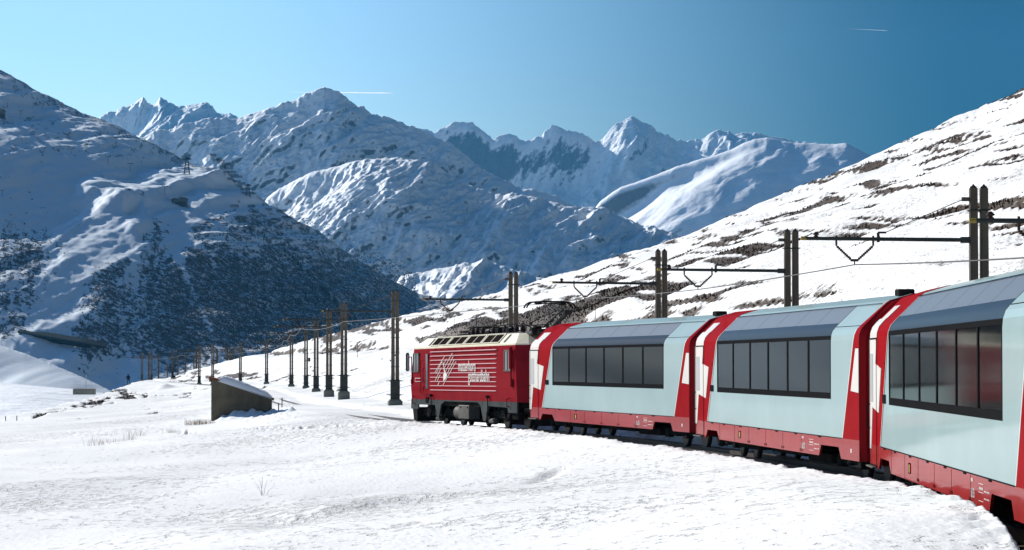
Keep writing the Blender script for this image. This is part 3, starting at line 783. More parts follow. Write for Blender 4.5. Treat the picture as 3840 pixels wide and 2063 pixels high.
def make_carriage(number):
    root = empty('panorama_carriage')
    WX0, WX1 = XT(.170), XT(.865)           # window band (far, near)
    b = MB()
    for s in (1, -1):
        wrap(b, XM(.02), XM(CL - .02), 1, 2, 0, s, 12)           # below the windows
        wrap(b, XM(.02), WX0, 2, 8, 0, s, 1); wrap(b, WX1, XM(CL - .02), 2, 8, 0, s, 1)
        wrap(b, XM(.02), XM(CL - .02), 8, 11, 0, s, 6)
    b.build('body_shell', M['body'], root)
    # solid end walls
    for xe, nm in ((XM(.02), 1), (XM(CL - .02), -1)):
        e = MB(); pl = PROF + [(-y, z) for y, z in PROF[::-1][1:]]
        e.add([(xe, y, z) for y, z in pl] + [(xe + nm * .10, y * .93, z if z < 1 else .43 + (z - .43) * .985) for y, z in pl],
              [tuple(range(len(pl)))] + [tuple(range(len(pl), 2 * len(pl)))] + [(i, (i + 1) % len(pl), len(pl) + (i + 1) % len(pl), len(pl) + i) for i in range(len(pl))])
        ew = e.build('end_wall', M['red'], root)
        g = MB()
        for k in range(5): g.box((xe + nm * (.10 + .07 * k), -.62, .75), (xe + nm * (.145 + .07 * k), .62, 2.75), .015)
        g.box((xe + nm * .10, -.56, .8), (xe + nm * .43, .56, 2.7)); g.build('gangway_bellows', M['black'], root)
    # red ends, slanted like the big white cross
    fb = lambda z: XT(.093 + (.170 - .093) * (z - .78) / (2.73 - .78)) if z < 2.73 else XT(.170)
    nb = lambda z: XT(min(.922 + (.981 - .922) * (z - .78) / (2.73 - .78), .9985))
    r1 = MB(); wrap(r1, XM(.015), fb, 1, 11, .006, 1, 1); wrap(r1, XM(.015), XT(.17), 1, 11, .006, -1, 1); r1.build('end_panel', M['red'], root)
    r2 = MB(); wrap(r2, nb, XM(CL - .015), 1, 11, .006, 1, 1); wrap(r2, nb, XM(CL - .015), 1, 11, .006, -1, 1); r2.build('end_panel', M['red'], root)
    ed = MB()   # thin white edge beside the red
    wrap(ed, lambda z: fb(z) , lambda z: fb(z) - .05, 1, 8, .009, 1, 1); ed.build('white_edge_line', M['white'], root)
    ed = MB(); wrap(ed, lambda z: nb(z) + .045, lambda z: nb(z), 1, 5, .009, 1, 1); ed.build('white_edge_line', M['white'], root)
    # cross
    cr = MB().prism([(XM(.015), 2.50), (XM(.015), .72), (XM(.27), .72), (XM(.52), 1.40), (XM(1.55), 1.32), (XM(1.95), 2.02), (XM(1.03), 2.10), (XM(1.21), 2.50)], 1.33, 1.347)
    wrap(cr, XM(.1), XM(1.22), 3, 7, .014, 1, 1); wrap(cr, XM(.42), XM(1.3), 7, 8, .014, 1, 1)
    cr.v = [v if v[2] < 2.85 else (v[0], v[1], min(v[2], 3.02)) if v[2] < 3.0 else (v[0], v[1] + .118, 3.035) for v in cr.v]
    cr.build('white_cross', M['white'], root)
    MB().prism([(XM(CL - .02), 2.36), (XM(CL - .02), 1.60), (XM(CL - .66), 1.63), (XM(CL - .27), 2.36)], 1.336, 1.347).build('white_cross', M['white'], root)
    # door
    dr = MB()
    for x0 in (.10, 1.21): dr.box((XM(x0), 1.345, .47), (XM(x0 + .022), 1.3535, 2.50))
    dr.box((XM(.10), 1.345, 2.49), (XM(1.23), 1.3535, 2.515)); dr.box((XM(.10), 1.33, .455), (XM(1.23), 1.35, .475))
    do = dr.build('door', M['line'], root)
    MB().box((XM(.12), 1.33, .43), (XM(1.20), 1.42, .455), .008).build('door_step', M['silver'], do)
    MB().box((XM(.20), 1.345, 1.48), (XM(.66), 1.352, 2.26), .003).build('door_window', M['frost'], do)
    MB().path([(XM(.16), 1.35, 1.05), (XM(.16), 1.40, 1.08), (XM(.16), 1.40, 1.42), (XM(.16), 1.35, 1.45)], .012, 6).build('door_handle', M['line'], do)
    # lower skirt with wheel openings
    for s in (1, -1):
        poly = [(XM(.02), .79), (XM(.02), .43), (XT(.081), .43), (XT(.095), .61), (XT(.170), .61), (XT(.187), .43), (XT(.805), .43), (XT(.816), .63), (XT(.903), .63), (XT(.915), .43), (XM(CL - .02), .43), (XM(CL - .02), .79)]
        cuts = [3.43, 5.37, 7.14, 9.09, 10.96, 12.86]
        sk = MB().prism(poly, s * 1.30, s * 1.336).build('skirt', M['skirt_red'], root)
        if s == 1:
            j = MB()
            for c in cuts: j.box((XM(c), 1.335, .44), (XM(c + .012), 1.3385, .775))
            j.box((XT(.094), 1.333, .783), (XT(.922), 1.340, .797))
            for c in (2.3, 3.9, 6.0, 8.2, 10.2, 12.2, 14.5): j.box((XM(c), 1.335, .76), (XM(c + .22), 1.344, .784))
            for c in cuts[2:]: j.box((XM(c + .08), 1.335, .46), (XM(c + .12), 1.342, .50)); j.box((XM(c - .12), 1.335, .46), (XM(c - .08), 1.342, .50))
            j.build('panel_joint', M['line'], sk)
            y_ = MB().box((XM(5.92), 1.335, .53), (XM(6.16), 1.345, .68)).build('label_recess', M['line'], sk)
            MB().box((XM(6.02), 1.344, .545), (XM(6.14), 1.348, .66)).build('yellow_label', M['yellow'], sk)
            MB().box((XM(17.35), 1.335, .56), (XM(17.41), 1.341, .63)).build('small_label', M['card'], sk)
            text('number_lettering', number, .155, sk, XM(12.92), 1.338, .515, M['letter'], .62)
            bx = MB()
            for z0 in (.50, .60, .70): bx.box((XM(13.62), 1.335, z0), (XM(14.02), 1.340, z0 + .006))
            for k in range(4): bx.box((XM(14.1 + .12 * k), 1.335, .62), (XM(14.18 + .12 * k), 1.340, .635)); bx.box((XM(14.1 + .12 * k), 1.335, .535), (XM(14.17 + .12 * k), 1.340, .55))
            for k in range(4): bx.box((XM(13.68 + .09 * k), 1.335, .635), (XM(13.73 + .09 * k), 1.340, .665))
            bx.box((XM(12.93), 1.335, .70), (XM(12.99), 1.340, .74)); bx.box((XM(13.03), 1.335, .70), (XM(13.08), 1.340, .74))
            tag(bx.build('small_lettering', M['letter'], sk), kind='stuff')
    # windows: six panes each side, dark frames, curved eave glass, roof panes
    n = 6; wl = (WX0 - WX1) / n
    for s in (1, -1):
        for k in range(n):
            x0, x1 = WX0 - k * wl, WX0 - (k + 1) * wl
            fr = MB(); o1, o2 = 1.27, 1.334
            fr.box((x0, s * o1, 1.47), (x0 - .055, s * o2, 2.60)).box((x1 + .055, s * o1, 1.47), (x1, s * o2, 2.60))
            fr.box((x0 - .055, s * o1, 1.47), (x1 + .055, s * o2, 1.58)).box((x0 - .055, s * o1, 2.53), (x1 + .055, s * o2, 2.60))
            fo = fr.build('window', M['line'], root)
            MB().box((x0 - .055, s * 1.318, 1.58), (x1 + .055, s * 1.324, 2.53)).build('pane', M['glass'], fo)
            rp = MB(); wrap(rp, x0 - .012, x1 + .012, 7, 8, .004, s, 1); rp.build('roof_pane', M['roof_glass'], root)
        eg = MB(); wrap(eg, WX0, WX1, 4, 7, .003, s, 8); eg.build('eave_glass', M['eave_glass'], root, smooth=True)
    jm = MB()
    for s in (1, -1): wrap(jm, WX0, WX1, 7, 8, -.004, s, 1)
    jm.build('roof_pane_frame', M['line'], root)
    sm = MB(); wrap(sm, XT(.88), XM(CL - .02), 6, 6, .01, 1, 1); sm.box((XT(.868), 1.20, 2.75), (XM(CL - .03), 1.245, 2.758)); sm.box((WX0, .86, 3.135), (XM(CL - .3), .875, 3.142)); sm.build('roof_seam', M['line'], root)
    # roof vent, class number, display
    MB().box((XT(.966), .30, 3.27), (XT(.985), .58, 3.385), .02).build('roof_vent', M['dark'], root)
    text('class_number', '2', .40, root, XM(2.36), 1.336, 1.86, M['mesh_dark'], .55)
    MB().box((XM(2.12), 1.33, 1.48), (XM(2.58), 1.344, 1.62), .004).build('destination_display', M['line'], root)
    # inside
    MB().box((XM(.3), -1.25, .95), (XM(CL - .3), 1.25, 1.0)).build('floor', M['inner'], root)
    for xp in (XT(.155), XT(.885)): MB().box((xp, -1.25, 1.0), (xp + .05, 1.25, 2.7)).build('partition', M['inner'], root)
    st = MB().box((-.05, -.5, .0), (.12, .5, .66), .05).box((-.02, -.46, .64), (.10, -.08, .86), .04).box((-.02, .08, .64), (.10, .46, .86), .04).box((.08, -.5, -.03), (.5, .5, .1), .04).mesh('seat'); st.materials.append(M['seat'])
    tb = MB().box((-.3, -.45, 0), (.3, .45, .04), .012).box((-.04, -.04, -.7), (.04, .04, 0)).mesh('table'); tb.materials.append(M['inner'])
    cd = MB().box((-.10, -.02, 0), (.10, .02, .24), .004).box((-.04, -.03, .24), (.03, .03, .34), .01).mesh('menu_card'); cd.materials.append(M['card'])
    for k in range(n):
        xc = WX0 - (k + .5) * wl
        for s in (1, -1):
            inst('seat', st, root, (xc - .82, s * .70, 1.40)); inst('seat', st, root, (xc + .82, s * .70, 1.40), (0, 0, math.pi))
            t_ = inst('table', tb, root, (xc, s * .78, 1.58))
            inst('menu_card', cd, t_, (.05 * ((k * 7) % 5 - 2), s * .36, .03))
    # running gear
    for xb in (XT(.13), XT(.862)): make_bogie(root, xb)
    u = MB().box((XT(.22), -.9, .28), (XT(.36), 1.0, .44), .03).box((XT(.42), -.95, .30), (XT(.62), .95, .44), .03).box((XT(.66), -.9, .26), (XT(.78), 1.02, .43), .03)
    u.box((XM(.1), -.8, .55), (XM(CL - .1), .8, .92)); u.build('underframe', M['dark'], root)
    for xe, nm in ((XM(0), 1), (XM(CL), -1)):
        c = MB().box((xe, -.18, .55), (xe + nm * .55, .18, .80), .03).tube((xe, .35, .45), (xe + nm * .45, .30, .2), .03, 6); c.build('coupler', M['dark'], root)
    return root

def place_car(root, near, far):
    hx, hy = far[0] - near[0], far[1] - near[1]; L = math.hypot(hx, hy); hx, hy = hx / L, hy / L
    mx, my = (near[0] + far[0]) / 2 + 1.33 * hy, (near[1] + far[1]) / 2 - 1.33 * hx
    root.location = (mx, my, TZ(my)); root.rotation_euler = (0, 0, math.atan2(hy, hx))
cars = [('Bp 2536', (4.32, 70.6), (.54, 88.3), 'red and pale grey panorama carriage coupled directly behind the red locomotive'),
        ('Bp 2537', (5.93, 49.6), (4.27, 67.6), 'second panorama carriage from the locomotive, between the other two carriages'),
        ('Bp 2535', (5.33, 29.6), (5.87, 47.65), 'nearest panorama carriage, cut off by the right edge of the photo')]
car1 = make_carriage('Bp 2536')
for i, (num, nr, fr_, lab) in enumerate(cars):
    c = car1 if i == 0 else copy_tree(car1)
    tag(c, lab, 'train carriage', 'panorama carriages behind the locomotive')
    place_car(c, nr, fr_)
    if i:
        for o in c.children_recursive:
            if o.name.startswith('number_lettering'):
                p_ = o.parent; bpy.data.objects.remove(o); text('number_lettering', num, .155, p_, XM(12.92), 1.338, .515, M['letter'], .62)

# ------------------------------------------------------------------ the locomotive
def loft(mb, plans):
    mb.rings([[(x, y, z) for (x, y) in pl] for z, pl in plans]); return mb
def plan(x, xe, y, ye): return [(x, y), (-x - .2, y), (-xe - .2, ye), (-xe - .2, -ye), (-x - .2, -y), (x, -y), (xe, -ye), (xe, ye)]
def make_loco():
    root = empty('locomotive')
    loft(MB(), [(.90, plan(7.22, 7.72, 1.30, .95)), (1.35, plan(7.22, 7.72, 1.33, .97)), (2.2, plan(7.05, 7.5, 1.315, .97)), (2.68, plan(6.92, 7.3, 1.285, .95))]).build('body_shell', M['loco_red'], root)
    loft(MB(), [(2.681, plan(6.92, 7.3, 1.286, .95)), (2.72, plan(6.92, 7.3, 1.29, .95)), (2.735, plan(6.9, 7.25, 1.26, .94)), (3.06, plan(6.2, 6.5, .96, .75))]).build('roof', M['cream'], root)
    for x0, x1 in ((-7.5, -6.45), (5.4, 6.9)):
        MB().box((x0 + .25, -.80, 3.0), (x1, .80, 3.12), .03).build('roof_deck', M['roof_grey'], root)
    MB().box((-6.4, -.86, 3.02), (5.4, .86, 3.10), .02).build('roof_deck', M['roof_grey'], root)
    # air grilles along the sloping roof
    def sl(x, t, o=0.0):   # point on the left roof slope, t=0 eave .. 1 deck
        y = 1.255 + (.965 - 1.255) * t; z = 2.745 + (3.055 - 2.745) * t
        return (x, y + o * .73, z + o * .68)
    edges = np.linspace(4.55, -5.0, 5)
    for s in (1, -1):
        for k in range(4):
            x0, x1 = edges[k] - .07, edges[k + 1] + .07
            fr = MB()
            def bar(xa, ta, xb, tb, o=.03):
                q = [sl(xa, ta, 0), sl(xb, ta, 0), sl(xb, tb, 0), sl(xa, tb, 0)]; r = [sl(xa, ta, o), sl(xb, ta, o), sl(xb, tb, o), sl(xa, tb, o)]
                fr.add([(a[0], s * a[1], a[2]) for a in q + r], [(0, 1, 2, 3), (4, 5, 6, 7), (0, 1, 5, 4), (1, 2, 6, 5), (2, 3, 7, 6), (3, 0, 4, 7)])
            bar(x0, .03, x1, .10); bar(x0, .91, x1, .98); bar(x0, .10, x0 - .09, .91); bar(x1 + .09, .10, x1, .91); xm = (x0 + x1) / 2; bar(xm + .022, .10, xm - .022, .91)
            for j in range(8):
                xx = x0 - .1 - j * (x0 - x1 - .2) / 7; bar(xx + .12, .02, xx - .12, .08, .045); bar(xx + .12, .93, xx - .12, .985, .045)
            fo = fr.build('roof_grille', M['cream'], root)
            for xa, xb in ((x0 - .09, xm + .022), (xm - .022, x1 + .09)):
                q = [sl(xa, .10, .010), sl(xb, .10, .010), sl(xb, .91, .010), sl(xa, .91, .010)]
                MB().add([(a[0], s * a[1], a[2]) for a in q], [(0, 1, 2, 3)]).build('grille_mesh', M['mesh_dark'], fo)
        for xa in (4.95, -5.42):
            q = [sl(xa, .1, .012), sl(xa - .22, .1, .012), sl(xa - .22, .9, .012), sl(xa, .9, .012)]
            MB().add([(a[0], s * a[1], a[2]) for a in q], [(0, 1, 2, 3)]).build('side_grille', M['roof_grey'], root)
    # side ribs
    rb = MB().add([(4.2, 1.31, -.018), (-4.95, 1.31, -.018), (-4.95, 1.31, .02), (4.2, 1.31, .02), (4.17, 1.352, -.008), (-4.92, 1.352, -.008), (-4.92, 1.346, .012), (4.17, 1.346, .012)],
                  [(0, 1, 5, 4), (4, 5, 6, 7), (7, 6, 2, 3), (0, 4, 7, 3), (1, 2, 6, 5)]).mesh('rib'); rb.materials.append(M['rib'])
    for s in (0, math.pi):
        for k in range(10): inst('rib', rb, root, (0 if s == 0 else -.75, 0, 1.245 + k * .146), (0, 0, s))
    rr = MB()
    for k in range(9): rr.box((3.6 - k * .95, 1.29, 2.615), (3.56 - k * .95, 1.312, 2.66))
    rr.box((4.2, 1.285, 2.618), (-4.9, 1.302, 2.626)); rr.build('rivet_strip', M['loco_red'], root)
    # emblem: slanted strokes over a peak, and the lettering of the railway
    lg = MB()
    for (x0, z0, x1, z1) in [(.86, 2.49, 2.14, 1.95), (1.95, 2.4, 3.42, 1.84), (1.7, 2.31, 2.16, 2.1), (.73, 2.38, 1.89, 1.85), (.52, 2.29, 2.14, 1.57), (.34, 2.2, 2.25, 1.4), (2.35, 2.21, 3.25, 1.8), (2.46, 2.01, 3.42, 1.54), (2.61, 1.77, 3.12, 1.53), (2.71, 1.55, 2.99, 1.4)]:
        w_ = .035
        lg.prism([(x0, z0), (x0 + w_, z0 + .01), (x1 + w_ * .8, z1), (x1 - w_ * .4, z1)], 1.345, 1.356)
    for tri in ([(2.25, 2.22), (2.19, 2.2), (2.06, 2.05), (2.12, 2.03)], [(2.12, 2.04), (2.06, 2.02), (1.86, 1.87), (2.02, 1.84)], [(1.92, 1.88), (1.62, 1.76), (1.76, 1.66), (2.14, 1.54), (2.17, 1.78)]):
        lg.prism(tri, 1.345, 1.357)
    lg.build('mountain_emblem', M['letter'], root)
    text('side_lettering', 'matterhorn', .52, root, .02, 1.358, 1.885, M['letter'], .98)
    text('side_lettering', 'gotthardbahn', .56, root, -1.36, 1.358, 1.545, M['letter'], .93)
    # cab windows, grilles, rails, plates
    for s in (1, -1):
        for (x0, x1, sl_) in ((6.85, 5.95, 6.4), (-5.93, -6.82, -6.35)):
            y0 = s * 1.32
            fr = MB(); z0, z1 = 1.86, 2.54
            fr.box((x0, s * 1.27, z1 - .05), (x1, s * 1.352, z1)); fr.box((x0, s * 1.27, z0), (x1, s * 1.357, z0 + .05)); fr.box((x0, s * 1.27, z0), (x0 - .05, s * 1.352, z1)); fr.box((x1 + .05, s * 1.27, z0), (x1, s * 1.352, z1)); fr.box((sl_ + .02, s * 1.27, z0), (sl_ - .02, s * 1.35, z1))
            f = fr.build('cab_window', M['silver'], root)
            MB().box((x0 - .05, s * 1.29, z0 + .05), (x1 + .05, s * 1.338, z1 - .05)).build('pane', M['cab_glass'], f)
        d = MB().box((4.86, s * 1.3, 1.28), (4.56, s * 1.344, 2.5), .004); dd = d.build('cab_door_window', M['cab_glass'], root)
        hr = MB().path([(5.42, s * 1.32, 2.28), (5.42, s * 1.39, 2.25), (5.36, s * 1.40, 1.15), (5.2, s * 1.39, 1.08), (4.6, s * 1.39, 1.07), (4.6, s * 1.33, 1.07)], .014, 6)
        hr.path([(5.08, s * 1.33, 2.02), (5.08, s * 1.39, 1.98), (5.06, s * 1.39, 1.52), (5.06, s * 1.33, 1.48)], .013, 6); hr.path([(5.06, s * 1.33, 1.36), (5.02, s * 1.39, 1.33), (5.02, s * 1.39, 1.05)], .013, 6)
        hr.build('handrail', M['loco_red'], root)
        MB().box((4.9, s * 1.3, .80), (4.5, s * 1.343, .98), .006).build('step_recess', M['black'], root)
        pl = MB().box((6.5, s * 1.33, 1.53), (5.55, s * 1.349, 1.66), .004).build('number_plate', M['letter'], root)
        MB().box((6.46, s * 1.33, 1.545), (5.59, s * 1.3505, 1.645)).build('plate_field', M['loco_red'], pl)
        # door mirrors on long arms
        mi = MB().box((7.55, s * 1.36, 1.90), (7.28, s * 1.46, 2.56), .05).build('mirror', M['black'], root)
        MB().box((7.34, s * 1.385, 1.95), (7.275, s * 1.44, 2.5), .01).build('mirror_glass', M['frost'], mi)
        MB().path([(7.3, s * 1.38, 2.4), (7.02, s * 1.36, 2.42), (7.0, s * 1.34, 1.55)], .022, 6).path([(7.02, s * 1.36, 1.66), (6.9, s * 1.36, 1.66)], .02, 6).box((7.06, s * 1.33, 1.45), (6.94, s * 1.38, 1.62), .01).build('mirror_arm', M['loco_red'], root)
        m2 = MB().box((-6.86, s * 1.34, 1.93), (-7.02, s * 1.44, 2.62), .03).build('mirror', M['loco_red'], root)
        MB().path([(-6.95, s * 1.39, 2.0), (-7.0, s * 1.38, 1.45)], .022, 6).box((-6.85, s * 1.33, 1.38), (-7.05, s * 1.42, 1.62), .015).build('mirror_arm', M['loco_red'], root)
        for xx in (6.62, -6.55):
            MB().path([(xx, s * 1.33, 1.02), (xx, s * 1.41, .99), (xx, s * 1.41, .78), (xx, s * 1.33, .75)], .022, 6).build('grab_iron', M['loco_red'], root)
        for xx in (3.95, -3.95):
            hk = MB().tube((xx, s * 1.36, 1.04), (xx, s * 1.36, .52), .018, 6).lathe([(.02, -.06), (.06, -.04), (.06, .03), (.02, .05)], (xx, s * 1.37, 1.06), 10).box((xx - .07, s * 1.32, .42), (xx + .07, s * 1.40, .58), .02).build('pressure_hook', M['dark'], root)
        # lower skirt with bogie openings
        poly = [(7.24, .91), (7.24, .57), (6.15, .57), (6.13, .73), (3.55, .73), (3.25, .29), (2.98, .29), (2.68, .75), (2.12, .865), (-2.47, .865), (-2.85, .76), (-3.2, .27), (-3.52, .27), (-3.86, .76), (-6.28, .73), (-6.36, .57), (-7.44, .57), (-7.44, .91)]
        MB().prism(poly, s * 1.27, s * 1.318).build('side_skirt', M['grey_skirt'], root)
        # tank and box between the wheels
        MB().lathe([(.02, .0), (.24, .02), (.26, .06), (.26, .80), (.24, .84), (.02, .86)], (.95, s * 1.0, .50), 16, 'x').build('air_tank', M['silver'], root) if False else \
        MB().lathe([(.02, -.9), (.22, -.88), (.25, -.82), (.25, .0), (.22, .06), (.02, .08)], (.95, s * 1.05, .50), 16, 'x').build('air_tank', M['silver'], root)
        bx = MB().box((.08, s * .95, .30), (-1.36, s * 1.34, .76), .02).build('equipment_box', M['silver'], root)
        lt = MB()
        for xx in (-.25, -1.15): lt.box((xx, s * 1.34, .66), (xx - .09, s * 1.352, .72))
        lt.build('latch', M['black'], bx)
        for xx in (3.4, -3.95): MB().lathe([(.02, -.36), (.09, -.34), (.10, -.3), (.10, .3), (.09, .34), (.02, .36)], (xx, s * 1.16, .27), 12, 'x').build('brake_cylinder', M['silver'], root)
    # frame with dark boxes added to blacken the underside, bogies, buffers, snow plough
    MB().box((-7.3, -1.2, .72), (7.2, 1.2, .905)).box((-2.2, -.85, .26), (2.0, .85, .74), .04).box((-6.9, -.42, .16), (6.6, .42, .74), .04).build('frame', M['dark'], root)
    for xb in (4.15, -4.35):
        b = MB().box((xb - 2.2, .86, .34), (xb + 2.2, 1.05, .60), .04).box((xb - 2.2, -1.05, .34), (xb + 2.2, -.86, .60), .04).box((xb - .5, -1.0, .3), (xb + .5, 1.0, .62), .04)
        for s in (-1, 1):
            for q in (-.9, .9): b.lathe([(.12, .45), (.16, .49), (.12, .53), (.16, .57), (.12, .61), (.16, .65), (.12, .69), (.16, .72)], (xb + q, s * 1.08, 0), 10)
            for k in (-1.25, 1.25): b.box((xb + k - .2, s * .9, .28), (xb + k + .2, s * 1.12, .55), .04)
            b.path([(xb - 1.9, s * 1.12, .7), (xb - 1.7, s * 1.2, .4), (xb - 1.3, s * 1.2, .3), (xb - .9, s * 1.15, .6)], .03, 6); b.path([(xb - .2, s * 1.1, .72), (xb + .1, s * 1.2, .45), (xb + .3, s * 1.12, .72)], .025, 6)
        bo = b.build('bogie', M['dark'], root)
        for k in (-1.25, 1.25):
            r = .44
            MB().lathe([(.06, -.62), (.06, -.5), (r - .03, -.5), (r + .02, -.47), (r, -.40), (r - .06, -.38), (.08, -.40), (.08, .40), (r - .06, .38), (r, .40), (r + .02, .47), (r - .03, .5), (.06, .5), (.06, .62)], (xb + k, 0, r), 24, 'y').build('wheel', M['rail'], bo)
    for xe, nm in ((7.7, 1), (-7.9, -1)):
        MB().box((xe - nm * .2, -.2, .52), (xe + nm * .35, .2, .82), .03).lathe([(.05, -.1), (.06, .35), (.19, .36), (.19, .40), (.05, .41)], (xe, 0, .68), 14, 'x').tube((xe, .4, .5), (xe + nm * .3, .38, .2), .03, 6).tube((xe, -.4, .5), (xe + nm * .3, -.38, .2), .03, 6).build('coupler', M['dark'], root)
    MB().prism([(7.0, .62), (7.0, .12), (7.5, .12), (7.75, .62)], -1.15, 1.15).build('snow_plough', M['dark'], root)
    # cab ends: windscreen, headlamps
    for xe, nm in ((7.52, 1), (-7.72, -1)):
        ws = MB()
        for y0, y1 in ((-.9, -.04), (.04, .9)): ws.box((xe - .05, y0, 1.85), (xe + nm * .04, y1, 2.5), .01)
        wo = ws.build('windscreen', M['cab_glass'], root)
        for y in (-.7, .7): MB().lathe([(.02, .0), (.11, .01), (.13, .08), (.11, .12), (.02, .13)], (xe + (.14 if nm > 0 else -.27), y, 1.2), 14, 'x').build('headlamp', M['frost'], root)
    # roof gear
    ins = MB().lathe([(.05, 0), (.09, .02), (.05, .05), (.10, .07), (.055, .10), (.10, .12), (.05, .15), (.08, .17), (.04, .20), (.05, .24), (.02, .26)], (0, 0, 0), 10).mesh('roof_insulator'); ins.materials.append(M['insul'])
    for x in (.9, .3, -.44, -1.88, -3.33, -4.79, -5.49): inst('roof_insulator', ins, root, (x, .62, 3.09)); inst('roof_insulator', ins, root, (x - .2, -.35, 3.09))
    MB().path([(1.5, .62, 3.36), (.3, .62, 3.37), (-.44, .62, 3.36), (-1.88, .62, 3.35), (-3.33, .62, 3.36), (-4.79, .62, 3.38), (-5.1, .62, 3.30), (-5.49, .62, 3.38), (-6.1, .5, 3.25)], .018, 6).path([(1.4, -.3, 3.36), (-5.5, -.3, 3.36)], .018, 6).path([(.3, .62, 3.36), (.1, .5, 3.2), (-.44, .62, 3.33)], .014, 6).path([(-1.0, .62, 3.36), (-1.3, .55, 3.24), (-1.88, .62, 3.30)], .014, 6).path([(-4.0, .62, 3.36), (-4.3, .6, 3.15), (-4.79, .62, 3.34)], .014, 6).build('roof_conductor', M['dark'], root)
    MB().box((-2.5, .4, 3.09), (-2.95, .75, 3.27), .02).box((-3.7, .4, 3.09), (-4.2, .72, 3.26), .03).box((-1.1, .45, 3.09), (-1.5, .7, 3.2), .02).build('roof_box', M['dark'], root)
    MB().tube((.76, .55, 3.1), (.76, .55, 3.72), .010, 6).build('roof_aerial', M['dark'], root)
    # lowered front pantograph
    p1 = MB().path([(2.2, -.45, 3.16), (2.6, 0, 3.2), (5.3, 0, 3.28)], .03, 6).path([(2.2, .45, 3.16), (2.6, 0, 3.2)], .03, 6).path([(1.0, .72, 3.30), (1.05, .5, 3.36), (1.05, -.5, 3.36), (1.0, -.72, 3.30)], .024, 6).path([(5.3, 0, 3.28), (1.2, 0, 3.34)], .022, 6).box((1.6, -.6, 3.09), (3.2, .6, 3.16), .02)
    p1.build('pantograph', M['dark'], root)
    # raised rear pantograph: base, lower arm, knee, upper arm, bow with horns
    pb = MB().box((-6.0, -.55, 3.09), (-7.4, .55, 3.18), .02).box((-6.35, .3, 3.16), (-6.6, .5, 3.28), .02).box((-7.0, .6, 3.0), (-7.25, .78, 3.22), .02)
    po = pb.build('pantograph', M['dark'], root)
    K = (-8.55, 3.66)
    MB().tube((-6.75, .0, 3.2), (K[0], 0, K[1]), .075, 8, .055).tube((-6.45, .2, 3.24), (K[0] + .18, .1, K[1] + .10), .026, 6).lathe([(.05, -.12), (.08, -.1), (.08, .1), (.05, .12)], (K[0], 0, K[1]), 8, 'y').build('lower_arm', M['mast_steel'], po)
    MB().tube((K[0], .05, K[1]), (-6.5, .05, 3.98), .035, 6, .025).tube((K[0], -.1, K[1]), (-6.5, -.25, 3.98), .03, 6, .022).tube((K[0] + .1, 0, K[1] - .06), (-6.6, 0, 3.86), .014, 5).build('upper_arm', M['mast_steel'], po)
    bw = MB()
    for dx in (-.16, .16):
        bw.path([(-6.5 + dx, .80, 3.84), (-6.5 + dx, .74, 3.95), (-6.5 + dx, .62, 4.02), (-6.5 + dx, .3, 4.045), (-6.5 + dx, -.3, 4.045), (-6.5 + dx, -.62, 4.02), (-6.5 + dx, -.74, 3.95), (-6.5 + dx, -.80, 3.84)], .026, 6)
    bw.path([(-6.5, .5, 3.99), (-6.5, -.5, 3.99)], .022, 6).box((-6.7, -.48, 3.95), (-6.3, -.30, 4.03), .02).box((-6.7, .30, 3.95), (-6.3, .42, 4.03), .02)
    bw.build('collector_bow', M['dark'], po)
    return root
loco = make_loco()
tag(loco, 'red locomotive with sloping cream roof and raised pantograph pulling the carriages', 'locomotive')
def place_loco(root, rear, front):
    hx, hy = front[0] - rear[0], front[1] - rear[1]; L = math.hypot(hx, hy); hx, hy = hx / L, hy / L
    mx, my = (rear[0] + front[0]) / 2 + 1.33 * hy, (rear[1] + front[1]) / 2 - 1.33 * hx
    root.location = (mx, my, -2.135); root.rotation_euler = (0, .005, math.atan2(hy, hx))
place_loco(loco, (.08, 90.0), (-3.6, 103.9))

